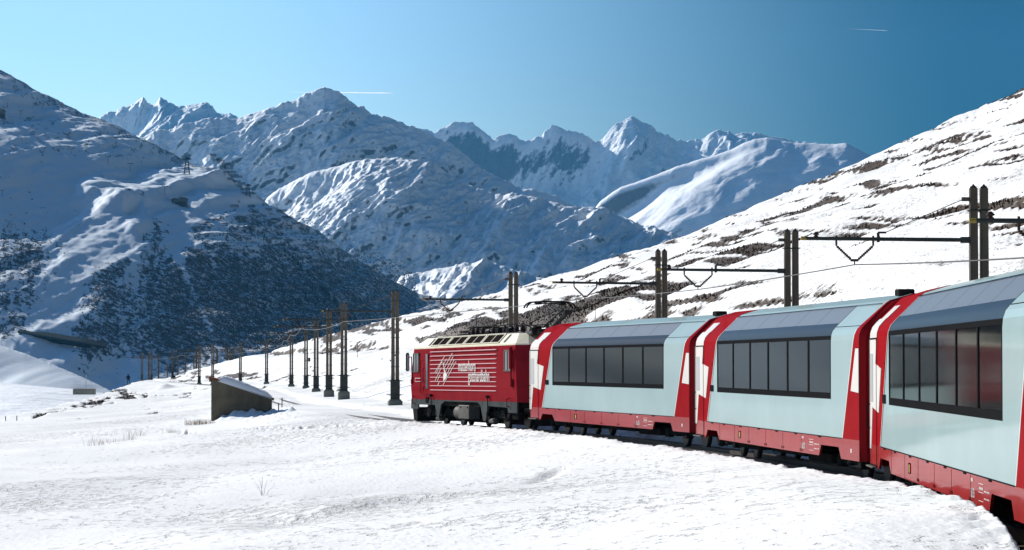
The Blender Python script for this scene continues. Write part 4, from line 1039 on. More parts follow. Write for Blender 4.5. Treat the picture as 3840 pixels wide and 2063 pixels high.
# ------------------------------------------------------------------ catenary masts
def make_mast(pt, base, arm_z, arm_len, hdg, big=True, plate=None, arm=True, foot=True):
    """double concrete mast at pt; base..top heights are local z"""
    x, y, top = pt
    root = empty('catenary_mast', (x, y, base), math.atan(-hdg))
    h = top - base
    for s in (-1, 1):
        p = MB(); r0, r1 = .088, .074
        rs = [[(s * .105 + k[0] * r, k[1] * r, z) for k in ((-1, -.8), (-.6, -1), (.6, -1), (1, -.8), (1, .8), (.6, 1), (-.6, 1), (-1, .8))] for z, r in ((.2, r0), (h, r1))]
        p.rings(rs); po = p.build('pole', M['mast'], root)
        MB().lathe([(.06, h), (.075, h + .02), (.03, h + .05), (.01, h + .08)], (s * .105, 0, 0), 8).build('pole_cap', M['mast_steel'], po)
    if foot:
        lo = MB().box((-.215, -.13, .3), (.215, .13, 1.30), .01).build('steel_casing', M['mast_steel'], root)
        for z in (.55, 1.22): MB().box((-.30, -.16, z), (.30, .16, z + .05), .01).tube((-.42, 0, z + .025), (.42, 0, z + .025), .014, 6).build('clamp', M['mast_steel'], root)
        for z in (1.9, 2.6, 3.3, h - .45):
            if z < h - .2: MB().box((-.19, -.09, z), (.19, .09, z + .03)).tube((-.24, 0, z + .015), (.24, 0, z + .015), .010, 5).build('clamp', M['mast_steel'], root)
        MB().box((-.33, -.28, -.35), (.33, .28, .30), .03).box((-.27, -.22, .28), (.27, .22, .36), .01).build('footing', M['mast_base'], root)
    if arm:
        az = arm_z - base
        a = MB().tube((-.16, 0, az), (-arm_len, 0, az + .02), .040, 8, .034).box((-.36, -.05, az - .06), (-.16, .05, az + .06), .01)
        a.box((-arm_len * .58 - .02, -.05, az - .05), (-arm_len * .58 + .02, .05, az + .14)); a.box((-arm_len * .58, -.02, az + .12), (-arm_len * .58 + .16, .02, az + .16))
        ao = a.build('cantilever_arm', M['mast_steel'], root)
        MB().tube((-arm_len + .02, 0, az + .02), (-arm_len - .08, 0, az + .02), .036, 8).build('arm_end', M['yellow'], ao)
        MB().lathe([(.02, .03), (.06, .05), (.03, .08), (.07, .10), (.02, .15)], (-arm_len + .22, 0, az), 8).build('arm_insulator', M['insul'], ao)
        # V of insulators carrying the contact wire
        xa, xb, xc = -arm_len + .62, -arm_len + 1.35, -arm_len + .98
        v = MB().tube((xa, 0, az + .08), (xa, 0, az - .12), .022, 6).tube((xb, 0, az + .08), (xb, 0, az - .12), .022, 6)
        if big:
            for (x0, x1) in ((xa, xc - .06), (xb, xc + .06)):
                d = Vector((x1 - x0, 0, -.28)); p0 = Vector((x0, 0, az - .12)); pts = []; rr = []
                for k in range(21):
                    pts.append(tuple(p0 + d * (k / 20))); rr.append(.014 if k % 2 else .036)
                rr[0] = rr[-1] = .014; v.path(pts, rr, 7)
        else:
            v.tube((xa, 0, az - .12), (xc, 0, az - .4), .022, 5).tube((xb, 0, az - .12), (xc, 0, az - .4), .022, 5)
        v.box((xc - .08, -.03, az - .43), (xc + .08, .03, az - .38), .01).tube((xc, 0, az - .42), (xc, 0, az - .49), .014, 6)
        v.build('insulator_v', M['insul'], ao)
        s_ = MB().tube((-.3, 0, h - .22), (-arm_len * .58 + .14, 0, az + .14), .009, 5).box((-.34, -.03, h - .26), (-.14, .03, h - .18), .01)
        s_.build('stay_wire', M['wire'], root)
        V = root.matrix_world
        c, sn = math.cos(math.atan(-hdg)), math.sin(math.atan(-hdg))
        root['wx'] = x + xc * c; root['wy'] = y + xc * sn; root['wz'] = arm_z - .49
    if plate:
        pz = -2.1 + 3.20 - base
        pl = MB().box((-.23, -.20, pz), (.19, -.17, pz + .30), .006).build('number_plate', M['plate'], root)
        o = text('plate_number', plate, .24, pl, 0, 0, 0, M['line'], .95)
        o.rotation_euler = (math.pi / 2, 0, 0); o.location = (-.16, -.2015, pz + .06)
    return root

MASTS = [ # px, top row, distance, label
    (4578, 560, 41, 'nearest catenary mast, whose arm end shows at the right edge'),
    (3672, 705, 57, 'tallest double catenary mast behind the nearest carriage'),
    (2968, 868, 75, 'double catenary mast behind the second carriage roof'),
    (2480, 942, 91, 'double catenary mast behind the first carriage roof'),
    (1925, 1025, 111, 'double catenary mast with the number 27 plate behind the locomotive pantograph'),
    (1482, 1094, 139, 'double catenary mast standing in snow just in front of the locomotive'),
    (1290, 1139, 167, 'tall mast with a dark footing, right one of the pair left of the locomotive'),
    (1234, 1171, 186, 'mast with a pale exposed footing, left one of the close pair left of the locomotive'),
    (1186, 1205, 222, 'third mast from the right in the row between hut and locomotive'),
    (1148, 1238, 270, 'mast with a small signal box on its side'),
    (1093, 1250, 296, 'mast standing alone right of the hut, second from it'),
    (1000, 1275, 346, 'mast just above the low end of the hut roof'),
    (902, 1283, 384, 'mast rising behind the snowy hut roof near its middle'),
    (798, 1289, 400, 'mast rising behind the high left end of the hut'),
    (748, 1294, 415, 'stout mast just left of the hut'),
    (648, 1315, 520, 'lone mast with a dark box at its foot'),
    (569, 1319, 545, 'thin mast beside the last stout one on the left'),
    (533, 1322, 562, 'leftmost mast of the row, near the skier')]
mast_objs = []
for i, (px, top, Y, lab) in enumerate(MASTS):
    x, zt = W(px, Y), H(top, Y)
    g = G(x, Y); base = max(min(g - .08, zt - 5.0), TZ(Y) - .35)
    if Y in (186, 167): base = g + .12
    m = make_mast((x, Y, zt), base, zt - (1.02 if Y < 130 else .95), 3.45, TH(Y), big=Y < 150, plate='27' if Y == 111 else None)
    tag(m, lab, 'catenary mast', 'catenary masts along the track')
    mast_objs.append(m)
FAR = [(559, 1328, 600, 'distant mast in the gap between the two leftmost masts'), (595, 1330, 640, 'distant thin mast right of the two leftmost masts'), (628, 1364, 800, 'smallest distant stub of a mast on the snow crest'),
       (668, 1331, 690, 'distant mast right of the lone mast'), (696, 1336, 700, 'distant mast half hidden by the snow crest'), (728, 1337, 710, 'distant mast just left of the stout mast by the hut'),
       (737, 1312, 560, 'mast close behind the stout mast left of the hut'), (815, 1310, 560, 'thin double mast above the rusty hut corner'), (853, 1299, 545, 'mast in the brown patch behind the hut, left of its pair'), (863, 1317, 600, 'mast in the brown patch behind the hut, right of its pair'), (875, 1306, 620, 'slender mast above the brown grass patch behind the hut')]
for px, top, Y, lab in FAR:
    x, zt = W(px, Y), H(top, Y); g = G(x, Y)
    m = make_mast((x, Y, zt), min(g - .1, zt - 3.6), zt - .95, 3.4, .5, big=False)
    tag(m, lab, 'catenary mast', 'catenary masts on the far return curve')

# contact wire from mast to mast
cw = MB(); pts = [(m['wx'], m['wy'], m['wz']) for m in mast_objs]
full = []
for a, b in zip(pts[:-1], pts[1:]):
    for k in range(6):
        t = k / 6; full.append((a[0] + (b[0] - a[0]) * t, a[1] + (b[1] - a[1]) * t, a[2] + (b[2] - a[2]) * t - .25 * 4 * t * (1 - t) * (.8 if a[1] > 120 else .08)))
full.append(pts[-1])
cw.path(full, .013, 5)
tag(cw.build('contact_wire', M['wire']), 'thin contact wire strung over the track from mast to mast', 'overhead wire')
for m in mast_objs:
    for k in ('wx', 'wy', 'wz'): del m[k]
# signal box on a mast
sb = MB().box((-.1, -.08, 0), (.1, .08, .35), .02).tube((0, 0, .1), (-.35, 0, .1), .02, 5)
o = sb.build('signal_box', M['mast_steel']); o.location = (W(1161, 270), 269.7, H(1356, 270)); tag(o, 'small dark box fixed to the side of a mast right of the hut', 'box')
sb = MB().lathe([(.05, 0), (.22, .05), (.25, .25), (.2, .42), (.05, .48)], (0, 0, 0), 10)
o = sb.build('cable_drum', M['black']); o.location = (W(656, 520), 519, G(W(656, 520), 519) - .02); tag(o, 'dark round drum at the foot of a lone mast', 'drum')
# concrete kiosk by the leftmost masts
kz = G(W(546, 555), 555) - .3
kr = empty('cable_kiosk', (W(550, 555), 555, kz))
MB().box((-.35, -.3, 0), (.35, .3, 1.0), .02).build('cabinet', M['mast_base'], kr); MB().box((-.4, -.35, 1.0), (.4, .35, 1.12), .03).build('snow_cap', M['white'], kr)
tag(kr, 'small concrete box with snow on top between the leftmost masts', 'cabinet')

# ------------------------------------------------------------------ hut
def hut():
    Y = 139.5
    gx0, gx1 = W(793, Y), W(1018, Y)
    zb = -2.98
    root = empty('concrete_hut', (gx0, Y, zb), math.radians(4))
    w_ = gx1 - gx0; hl = H(1424, Y) - zb; hr = H(1499, Y) - zb; dp = 2.3
    b = MB().prism([(0, 0), (w_, 0), (w_, hr), (0, hl)], 0, dp); b.build('wall', M['concrete'], root)
    sl = (hr - hl) / w_
    MB().prism([(-.06, hl + .06), (-.06, hl - .02), (w_ + .10, hr - .05), (w_ + .10, hr + .05)], -.05, dp + .08).build('roof_slab', M['concrete'], root)
    MB().prism([(-.10, hl + .14), (-.10, hl - .10), (.0, hl - .10), (.02, hl + .04), (.40, hl - .06), (.42, hl + .0)], -.07, dp + .1).build('rusty_flashing', M['rust'], root)
    # snow blanket on the roof, lumpy
    nx, ny = 60, 34; P = np.zeros((ny, nx, 3))
    for j in range(ny):
        for i in range(nx):
            s, t = i / (nx - 1), j / (ny - 1)
            x = .30 + (w_ - .25) * s; y = -.06 + (dp + .1) * t
            e = min(1, 7 * min(s, 1 - s), 9 * min(t, 1 - t)); e = math.sqrt(max(e, 0))
            P[j, i] = (x, y, hl + sl * x + .03 + (.27 + .06 * math.sin(3.1 * s + 1)) * e)
    P[..., 2] += (.05 * fbm(P[..., 0] * 5, P[..., 1] * 5, 77, 4) + .03 * ridged(P[..., 0] * 3, P[..., 1] * 9, 78, 3)) * np.sqrt(np.clip(np.minimum(np.arange(nx)[None, :] / 8, np.arange(ny)[:, None] / 5), 0, 1))
    link_mesh('roof_snow', grid_mesh('roof_snow', P), M['crust'], root)
    tag(root, 'low grey concrete hut with a slanting snow covered roof beside the track', 'hut')
    # drift heaped against the front wall
    nx, ny = 60, 24; P = np.zeros((ny, nx, 3))
    for j in range(ny):
        for i in range(nx):
            s, t = i / (nx - 1), j / (ny - 1)
            x = gx0 + .15 + (w_ + 1.3) * s; y = Y + .15 - 3.4 * t + .3 * s
            top = np.interp(s, [0, .10, .25, .42, .58, .75, .9, 1], [-.05, .22, .36, .30, .10, .06, .10, -.05])
            top += .05 * math.sin(31 * s) * (1 - t) + .04 * math.sin(57 * s + 2) * (1 - t)
            g = G(x, y)
            P[j, i] = (x, y, g - .04 + (top + .06) * (1 - t) ** 1.6)
    o = link_mesh('snow_drift', grid_mesh('snow_drift', P), M['crust'])
    tag(o, 'shaded snow drift heaped against the front of the hut', 'snow drift')
    # dead grass and stakes
    for k, (px, row, yy) in enumerate(((1045, 1548, 139), (1058, 1528, 150))):
        x = W(px, yy); s_ = MB().tube((x, yy, G(x, yy) - .2), (x + .01, yy, G(x, yy) + (.42 if k == 0 else .5)), .03, 6, .028)
        tag(s_.build('stake', M['wood']), ('short wooden stake in the shadow right of the hut', 'short wooden stake in sun behind the hut corner')[k], 'stake', 'stakes by the hut')
M['crust'] = snow_mat('crusted_snow', (.80, .83, .87), bscale=7, bdist=.05, bstr=.6, nscale=.3)
hut()

# ------------------------------------------------------------------ small things on the snow
def tuft(px, row, Y, n, h, lab, spread, name='grass_tuft', mat='straw', lean=.25, grp='dry grass tufts on the snow'):
    x = W(px, Y); z = G(x, Y); rs = np.random.RandomState(int(px)); m = MB()
    for k in range(n):
        a = rs.uniform(0, 6.28); r = rs.uniform(0, 1) ** .7; bx, by = x + math.cos(a) * r * spread, Y + math.sin(a) * r * spread
        hh = h * rs.uniform(.35, 1); dx, dy = rs.normal(0, lean, 2) * hh
        m.path([(bx, by, G(bx, by) - .03), (bx + dx * .4, by + dy * .4, z + hh * .55), (bx + dx, by + dy, z + hh)], [.0045, .0035, .0015], 3)
    tag(m.build(name, M[mat]), lab, 'grass' if mat == 'straw' else 'twig', grp)
tuft(370, 1650, 112, 34, .34, 'dry yellow grass tuft at the lower left end of the grassy edge', .55)
tuft(440, 1620, 118, 30, .2, 'flat strip of dry grass in the middle of the grassy edge', 1.1)
tuft(488, 1600, 125, 20, .6, 'tallest tuft of dry stalks on the grassy edge', .35)
tuft(532, 1580, 130, 18, .36, 'rightmost pale tuft of dry stalks left of the hut', .35)
tuft(640, 1585, 131, 40, .25, 'low dry tuft on the snow left of the hut drift', .45)
tuft(750, 1570, 136, 220, .30, 'brown mat of dead grass at the left foot of the hut', .75)
tuft(985, 1870, 66, 6, .42, 'bare dark twig sticking out of the foreground snow', .12, 'twig', 'bark', .35, None)

for px, r0, r1, lab in ((2232, 1130, 1198, 'thin dark marker pole above the first carriage'), (1703, 1182, 1232, 'thin marker pole above the locomotive roof'), (1341, 1218, 1274, 'thin marker pole on the slope right of the paired masts')):
    # stand them where the hill path lies
    best = None
    for Y in np.arange(90, 330, 1.0):
        x = W(px, Y); z = G(x, Y)
        e = abs(HZ - F * z / Y - r1)
        if best is None or e < best[0]: best = (e, Y, x, z)
    _, Y, x, z = best
    hgt = (r1 - r0) / F * Y
    tag(MB().tube((x, Y, z - .2), (x, Y, z + hgt), .028, 6, .022).build('marker_pole', M['wood']), lab, 'marker pole', 'snow marker poles on the slope')
for px, lab in ((23, 'low post at the far left edge of the terrace'), (65, 'second low post from the left edge of the terrace')):
    Y = 185; x = W(px, Y); z = G(x, Y)
    tag(MB().tube((x, Y, z - .2), (x, Y, z + .45), .035, 6, .03).build('low_post', M['wood']), lab, 'post', 'posts on the terrace edge')

# skier
def skier():
    Y = 470.0; x0 = W(482, Y); z0 = G(x0, Y) + .02
    root = empty('person', (x0, Y, z0))
    J = {'pel': (0, 0, .93), 'chest': (-.03, .03, 1.28), 'neck': (-.03, .05, 1.47), 'head': (-.03, .06, 1.60), 'top': (-.03, .05, 1.71),
         'hl': (-.10, 0, .90), 'kl': (-.12, .05, .50), 'al': (-.16, .0, .09), 'tl': (-.17, .17, .05), 'hr': (.10, 0, .90), 'kr': (.20, .06, .50), 'ar': (.36, .0, .09), 'tr': (.38, .17, .05),
         'sl': (-.20, .03, 1.40), 'el': (-.31, .08, 1.13), 'wl': (-.24, .24, .98), 'fl': (-.22, .31, .95), 'sr': (.15, .03, 1.40), 'er': (.26, .08, 1.13), 'wr': (.19, .24, .98), 'fr': (.17, .31, .95)}
    E_ = [('pel', 'chest'), ('chest', 'neck'), ('neck', 'head'), ('head', 'top'), ('pel', 'hl'), ('hl', 'kl'), ('kl', 'al'), ('al', 'tl'), ('pel', 'hr'), ('hr', 'kr'), ('kr', 'ar'), ('ar', 'tr'), ('chest', 'sl'), ('sl', 'el'), ('el', 'wl'), ('wl', 'fl'), ('chest', 'sr'), ('sr', 'er'), ('er', 'wr'), ('wr', 'fr')]
    R = {'pel': .155, 'chest': .175, 'neck': .065, 'head': .105, 'top': .075, 'hl': .105, 'kl': .07, 'al': .055, 'tl': .05, 'hr': .105, 'kr': .07, 'ar': .055, 'tr': .05, 'sl': .085, 'el': .06, 'wl': .045, 'fl': .04, 'sr': .085, 'er': .06, 'wr': .045, 'fr': .04}
    ks = list(J); me = bpy.data.meshes.new('body'); me.from_pydata([J[k] for k in ks], [(ks.index(a), ks.index(b)) for a, b in E_], [])
    o = bpy.data.objects.new('body', me); COL.objects.link(o)
    md = o.modifiers.new('skin', 'SKIN'); me.skin_vertices.new() if not me.skin_vertices else None
    for i, k in enumerate(ks): me.skin_vertices[0].data[i].radius = (R[k], R[k])
    me.skin_vertices[0].data[0].use_root = True
    o.modifiers.new('sub', 'SUBSURF').levels = 1; o.modifiers['sub'].render_levels = 1
    dg = bpy.context.evaluated_depsgraph_get(); m2 = bpy.data.meshes.new_from_object(o.evaluated_get(dg)); bpy.data.objects.remove(o)
    m2.name = 'body'; m2.materials.clear(); link_mesh('body', m2, M['cloth_dark'], root, True)
    MB().lathe([(.02, -.06), (.10, -.03), (.118, .04), (.10, .10), (.03, .135)], (-.03, .05, 1.63), 12).build('cap', M['black'], root, True)
    MB().lathe([(.02, -.06), (.06, -.04), (.075, .0), (.06, .05), (.02, .06)], (-.03, .105, 1.585), 10).build('face', M['skin'], root, True)
    tag(root, 'person in dark clothes standing with legs apart on skis at the snow edge', 'person')
    for nm, xx, lab in (('ski', -.17, 'left ski under the dark dressed person'), ('ski', .38, 'right ski under the dark dressed person')):
        a = math.radians(-62); c, s = math.cos(a), math.sin(a); pts = []
        sk = MB()
        L = [(-.75, .03), (-.6, .0), (.6, .0), (.85, .03), (1.0, .12)]
        rs = []
        for t, h in L:
            px, py = -s * t, c * t
            qx, qy = c * .04, s * .04
            rs.append([(px - qx, py - qy, h), (px + qx, py + qy, h), (px + qx, py + qy, h + .02), (px - qx, py - qy, h + .02)])
        k = sk.rings(rs).build(nm, M['black']); zz = G(x0 + xx, Y)
        k.location = (x0 + xx, Y, z0 - .01); tag(k, lab, 'ski', 'skis of the person')
skier()

# concrete platform with a railing down in the valley meadow
pY = 470.0
zr = H(1459, pY)
pr = empty('valley_platform', (W(318, pY), pY, zr - .9))
MB().box((-1.75, -.8, 0), (1.75, .8, .9), .05).build('deck', M['mast_base'], pr); MB().box((-1.7, -.75, .9), (1.7, .75, 1.02), .04).build('snow_cap', M['white'], pr)
for xx in (-1.6, -1.1, -.6): MB().tube((xx, -.7, .9), (xx, -.7, 2.1), .03, 5).build('railing_post', M['plate'], pr)
MB().tube((-1.6, -.7, 2.05), (-.6, -.7, 2.05), .025, 5).tube((-1.6, -.7, 1.6), (-.6, -.7, 1.6), .02, 5).build('railing', M['plate'], pr)
MB().tube((.25, 0, 1.0), (.25, 0, 3.2), .05, 6).build('post', M['plate'], pr)
tag(pr, 'small snow topped concrete platform with a railing below the terrace', 'platform')

# ------------------------------------------------------------------ things on the left mountain
_flat = P1.reshape(-1, 3)
_px = 1920 + F * _flat[:, 0] / _flat[:, 1]; _py = HZ - F * _flat[:, 2] / _flat[:, 1]
_vis = (V1.reshape(-1) <= 1.0) & (_px > -120) & (_px < 1760)
_ix = np.where(_vis)[0]
# coarse lookup from pixel cell to surface point
_cell = {}
for i in _ix: _cell.setdefault((int(_px[i] // 8), int(_py[i] // 8)), i)
def on_m1(px, py):
    for r in range(0, 6):
        for dx in range(-r, r + 1):
            for dy in range(-r, r + 1):
                k = _cell.get((int(px // 8) + dx, int(py // 8) + dy))
                if k is not None:
                    p = _flat[k]
                    return Vector((W(px, p[1]), p[1], H(py, p[1])))
    return None

def scrub():
    rs = np.random.RandomState(9)
    vs = []; fs = []; cnt = 0
    n = 150000
    x = rs.uniform(-60, 1560, n); y = rs.uniform(700, 1440, n)
    dn = brush_density(x, y)
    ok = (rs.uniform(0, 1, n) < np.clip(dn * .8, 0, .5))
    for px, py in zip(x[ok], y[ok]):
        p = on_m1(px, py)
        if p is None: continue
        cnt += 1
        s = rs.uniform(.35, 1.0)
        for k in range(2):
            a = rs.uniform(0, 3.14); t = rs.uniform(-.6, .6) * s; b = len(vs)
            vs += [(p.x - math.cos(a) * s * .8, p.y - 1.0, p.z - .2), (p.x + math.cos(a) * s * .7, p.y - 1.2, p.z - .1), (p.x + t, p.y - 1.4, p.z + s * rs.uniform(.5, 1.1))]
            fs.append((b, b + 1, b + 2))
        if cnt > 40000: break
    me = bpy.data.meshes.new('brush'); me.from_pydata(vs, [], fs)
    tag(link_mesh('brush', me, M['scrub']), 'leafless dark brush and alder growing over the lower left mountain', 'brush', kind='stuff')
scrub()

# conifers
def conifer_mesh(seed):
    rs = np.random.RandomState(seed); tr = MB().tube((0, 0, -.5), (0, 0, 8.6), .16, 6, .03); cr = MB()
    for k in range(46):
        t = k / 45; z = 1.0 + 8.2 * t; r = (1 - t) ** .8 * 2.0 * rs.uniform(.65, 1.15) + .12
        for q in range(5):
            a = rs.uniform(0, 6.28); w_ = r * .42
            cr.add([(math.cos(a) * .05, math.sin(a) * .05, z + .25), (math.cos(a - w_ / r * .5) * r, math.sin(a - w_ / r * .5) * r, z - .35 * r), (math.cos(a) * r * 1.1, math.sin(a) * r * 1.1, z - .2 * r), (math.cos(a + w_ / r * .5) * r, math.sin(a + w_ / r * .5) * r, z - .4 * r)], [(0, 1, 2), (0, 2, 3)])
    a, b = tr.mesh('trunk'), cr.mesh('crown'); a.materials.append(M['bark']); b.materials.append(M['needle'])
    return a, b
protos = [conifer_mesh(s) for s in (1, 2, 3)]
TREES = [(1062, 1100, 62), (1000, 660, 48), (1018, 690, 40), (1050, 720, 46), (1075, 750, 44), (1090, 780, 36), (1140, 800, 46), (1155, 830, 36), (1020, 850, 30), (1015, 905, 40), (940, 880, 24), (870, 880, 34), (850, 920, 26), (1135, 895, 22),
         (1190, 950, 44), (1185, 985, 36), (1120, 1000, 50), (1125, 1040, 40), (1085, 965, 30), (1260, 945, 52), (1285, 960, 56), (1300, 985, 56), (1320, 1000, 50), (1340, 1020, 50), (1345, 1050, 40), (1290, 1010, 46), (1230, 1050, 50), (1215, 1030, 40), (1245, 1080, 36),
         (1300, 1090, 44), (1320, 1120, 40), (1395, 1065, 56), (1410, 1090, 50), (1420, 1130, 56), (1405, 1160, 50), (1440, 1180, 56), (1470, 1150, 46), (1500, 1200, 56), (1520, 1230, 50), (1560, 1190, 46), (1545, 1240, 56), (1580, 1230, 46), (1600, 1260, 50), (1380, 1200, 50),
         (1180, 1210, 36), (1230, 1250, 56), (1215, 1290, 60), (1040, 1260, 50), (1060, 1280, 44), (1105, 1290, 30), (1020, 1270, 30), (1000, 980, 26), (980, 990, 30), (900, 770, 22), (910, 750, 26), (805, 770, 22), (750, 760, 18), (930, 650, 28), (925, 600, 34), (730, 470, 40), (1480, 1260, 40), (1300, 1260, 44), (1270, 1280, 50), (1340, 1290, 50), (1250, 1310, 56)]
for i, (zx, zy, hp) in enumerate(TREES):
    px, py = 700 + zx * .39746, 700 + (zy + hp / 2) * .39746
    p = on_m1(px, py)
    if p is None: continue
    sc = hp * .39746 / F * p.y / 8.6 * 1.15
    t = empty('conifer', p); t.rotation_euler = (0, 0, i * 1.3); t.scale = (sc * 1.15, sc * 1.15, sc)
    a, b = protos[i % 3]
    inst('trunk', a, t); inst('crown', b, t)
    if zx > 1235: lab, grp = 'dark conifer in the dense diagonal tree belt at the lower right of the left mountain', 'conifers of the diagonal belt'
    elif 990 <= zx and zy < 810: lab, grp = 'dark conifer in the short row on the upper right of the left mountain', 'conifers of the upper row'
    elif zy > 1150: lab, grp = 'large dark conifer low on the left mountain, just above the snow crest', 'conifers above the snow crest'
    else: lab, grp = 'single dark conifer scattered between the barriers on the middle of the left mountain', 'scattered conifers on the left mountain'
    tag(t, lab, 'tree', grp)

# snow barriers
def barrier_mesh(n):
    L = n * 1.0; m = MB()
    for k in range(n + 1):
        x = -L / 2 + k; m.box((x - .07, 0, -1.2), (x + .07, .15, 2.2)); m.tube((x, .1, 1.6), (x, 2.2, .6), .06, 4)
    for z in (.25, .7, 1.15, 1.6, 2.05): m.box((-L / 2 - .1, -.10, z - .13), (L / 2 + .1, 0, z + .13))
    me = m.mesh('snow_barrier'); me.materials.append(M['fence']); return me
bm_ = {n: barrier_mesh(n) for n in (6, 10, 15, 22)}
BAR = [(450, 183, 75), (500, 294, 110), (890, 227, 100), (950, 288, 110), (1010, 343, 110), (1065, 398, 75), (840, 310, 90), (855, 382, 90), (720, 280, 60), (870, 440, 70), (820, 482, 60), (940, 508, 110), (880, 552, 80), (1010, 600, 110), (480, 497, 80), (560, 493, 50), (700, 575, 70),
       (510, 605, 75), (610, 610, 70), (375, 604, 60), (330, 628, 50), (190, 665, 90), (275, 685, 60), (465, 688, 60), (690, 683, 130), (820, 683, 60), (1150, 680, 60), (1070, 685, 60), (1230, 762, 100), (1260, 838, 180), (1375, 912, 190), (1470, 1000, 180), (1590, 1083, 130), (1650, 1163, 150), (740, 815, 70),
       (1040, 785, 80), (180, 875, 110), (340, 938, 80), (530, 952, 80), (620, 962, 90), (420, 1020, 140), (720, 1063, 90), (950, 1087, 100), (1050, 1077, 80), (1140, 1075, 60), (1200, 1105, 60), (1030, 935, 90), (900, 840, 60), (960, 905, 50), (140, 778, 60), (360, 765, 80), (480, 770, 60), (430, 745, 50), (110, 705, 60), (560, 640, 60), (40, 590, 60),
       (230, 580, 60), (110, 610, 70), (640, 735, 70), (560, 735, 50), (880, 935, 80), (700, 905, 60), (1110, 1165, 90), (1220, 1185, 60), (160, 1160, 40), (420, 1040, 130), (1300, 1075, 60), (1360, 1085, 60), (1150, 925, 80), (610, 185, 70), (650, 240, 60), (770, 215, 70), (800, 345, 70), (560, 330, 60), (600, 395, 80), (690, 440, 60), (770, 520, 60), (790, 580, 60), (330, 295, 40)]
RB = [(1430, 700, 50), (1465, 720, 50), (1480, 745, 60), (1500, 770, 60), (1510, 790, 70), (1530, 800, 80), (1520, 830, 80), (1555, 845, 70), (1420, 685, 40), (1380, 660, 40), (1340, 640, 40), (1400, 690, 40), (1445, 735, 40), (1490, 815, 50), (1540, 860, 60), (1590, 880, 60), (1600, 908, 90), (1460, 770, 50)]
allb = [(700 + x * .39746, 700 + y * .39746, L * .39746) for x, y, L in BAR] + [(x * .578, 200 + y * .578, L * .578) for x, y, L in RB]
for px, py, L in allb:
    p = on_m1(px, py + 4)
    if p is None: continue
    lm = L / F * p.y
    n = min((6, 10, 15, 22), key=lambda q: abs(q - lm))
    o = inst('snow_barrier', bm_[n], None, (p.x, p.y - 1.2, p.z - .2), (0, 0, random.uniform(-.06, .06)), (lm / n, 1, 1))
    if py < 740: lab, grp = 'snow barrier on the open ridge crest beside the lattice cableway tower', 'barriers on the ridge crest'
    elif px > 1090: lab, grp = 'long snow barrier in the ladder along the right edge of the left mountain', 'barriers along the right edge'
    elif py < 890: lab, grp = 'snow barrier in the upper brush just below the crest of the left mountain', 'barriers in the upper brush'
    elif py < 1010: lab, grp = 'snow barrier half hidden in brush in the middle of the left mountain', 'barriers in the middle brush'
    else: lab, grp = 'low snow barrier near the foot of the left mountain, above the mast row', 'barriers near the mountain foot'
    tag(o, lab, 'snow barrier', grp)

# avalanche gallery over the valley road
a_ = on_m1(145, 1262); c_ = on_m1(395, 1300); ga = [on_m1(65, 1243), a_, on_m1(250, 1278), c_]
gr = empty('road_gallery', (0, 0, 0))
roofp = MB(); wallp = MB(); rs = []; ws_ = []
for (px, r0, r1) in ((65, 1242, 1245), (140, 1254, 1262), (200, 1264, 1280), (300, 1281, 1296), (395, 1297, 1301)):
    p = on_m1(px, r1); Yg = p.y - 5
    rs.append([(W(px, Yg), Yg, H(r0, Yg)), (W(px, Yg), Yg + 14, H(r0, Yg) + 2.0), (W(px, Yg), Yg + 14, H(r0, Yg) + 1.2), (W(px, Yg), Yg, H(r0, Yg) - .7)])
    ws_.append([(W(px, Yg), Yg + .6, H(r0, Yg) - .7), (W(px, Yg), Yg + 5, H(r0, Yg) - .7), (W(px, Yg), Yg + 5, H(r1, Yg) - 1), (W(px, Yg), Yg + .6, H(r1, Yg))])
roofp.rings(rs).build('roof', M['mast_steel'], gr); wallp.rings(ws_).build('opening', M['black'], gr)
tag(gr, 'long dark avalanche gallery over the road at the foot of the left mountain', 'avalanche gallery')

# ski lift pylons
def lift_pylon(px, row, hp, lab):
    p = on_m1(px, row)
    if p is None: return
    h = hp / F * p.y; t = empty('lift_pylon', p)
    MB().tube((0, -1, -1), (0, -1, h), h * .035, 6, h * .028).build('mast', M['mast_steel'], t)
    MB().box((-h * .33, -1.2, h * .86), (h * .33, -.8, h * .92)).build('cross_arm', M['mast_steel'], t)
    for s in (-1, 1): MB().box((s * h * .30 - h * .06, -1.3, h * .90), (s * h * .30 + h * .06, -.7, h), h * .01).build('sheave_train', M['dark'], t)
    tag(t, lab, 'ski lift pylon', 'ski lift pylons on the left mountain')
s1 = .38820
for zx, z0, z1, lab in ((428, 508, 545, 'lift pylon high on the shaded piste near the left edge'), (683, 660, 708, 'lift pylon below a cluster of rocks on the shaded piste'), (1040, 730, 805, 'lift pylon on the shadow edge above the sunlit hollow'), (1253, 800, 875, 'lift pylon right of the sunlit hollow'), (1590, 1020, 1100, 'lift pylon just left of the mountain restaurant'), (193, 290, 345, 'lift pylon near the upper left building'), (10, 1065, 1110, 'lift pylon cut by the left edge')):
    lift_pylon(zx * s1 + (4 if zx == 10 else 0), 300 + z1 * s1, (z1 - z0) * s1, lab)

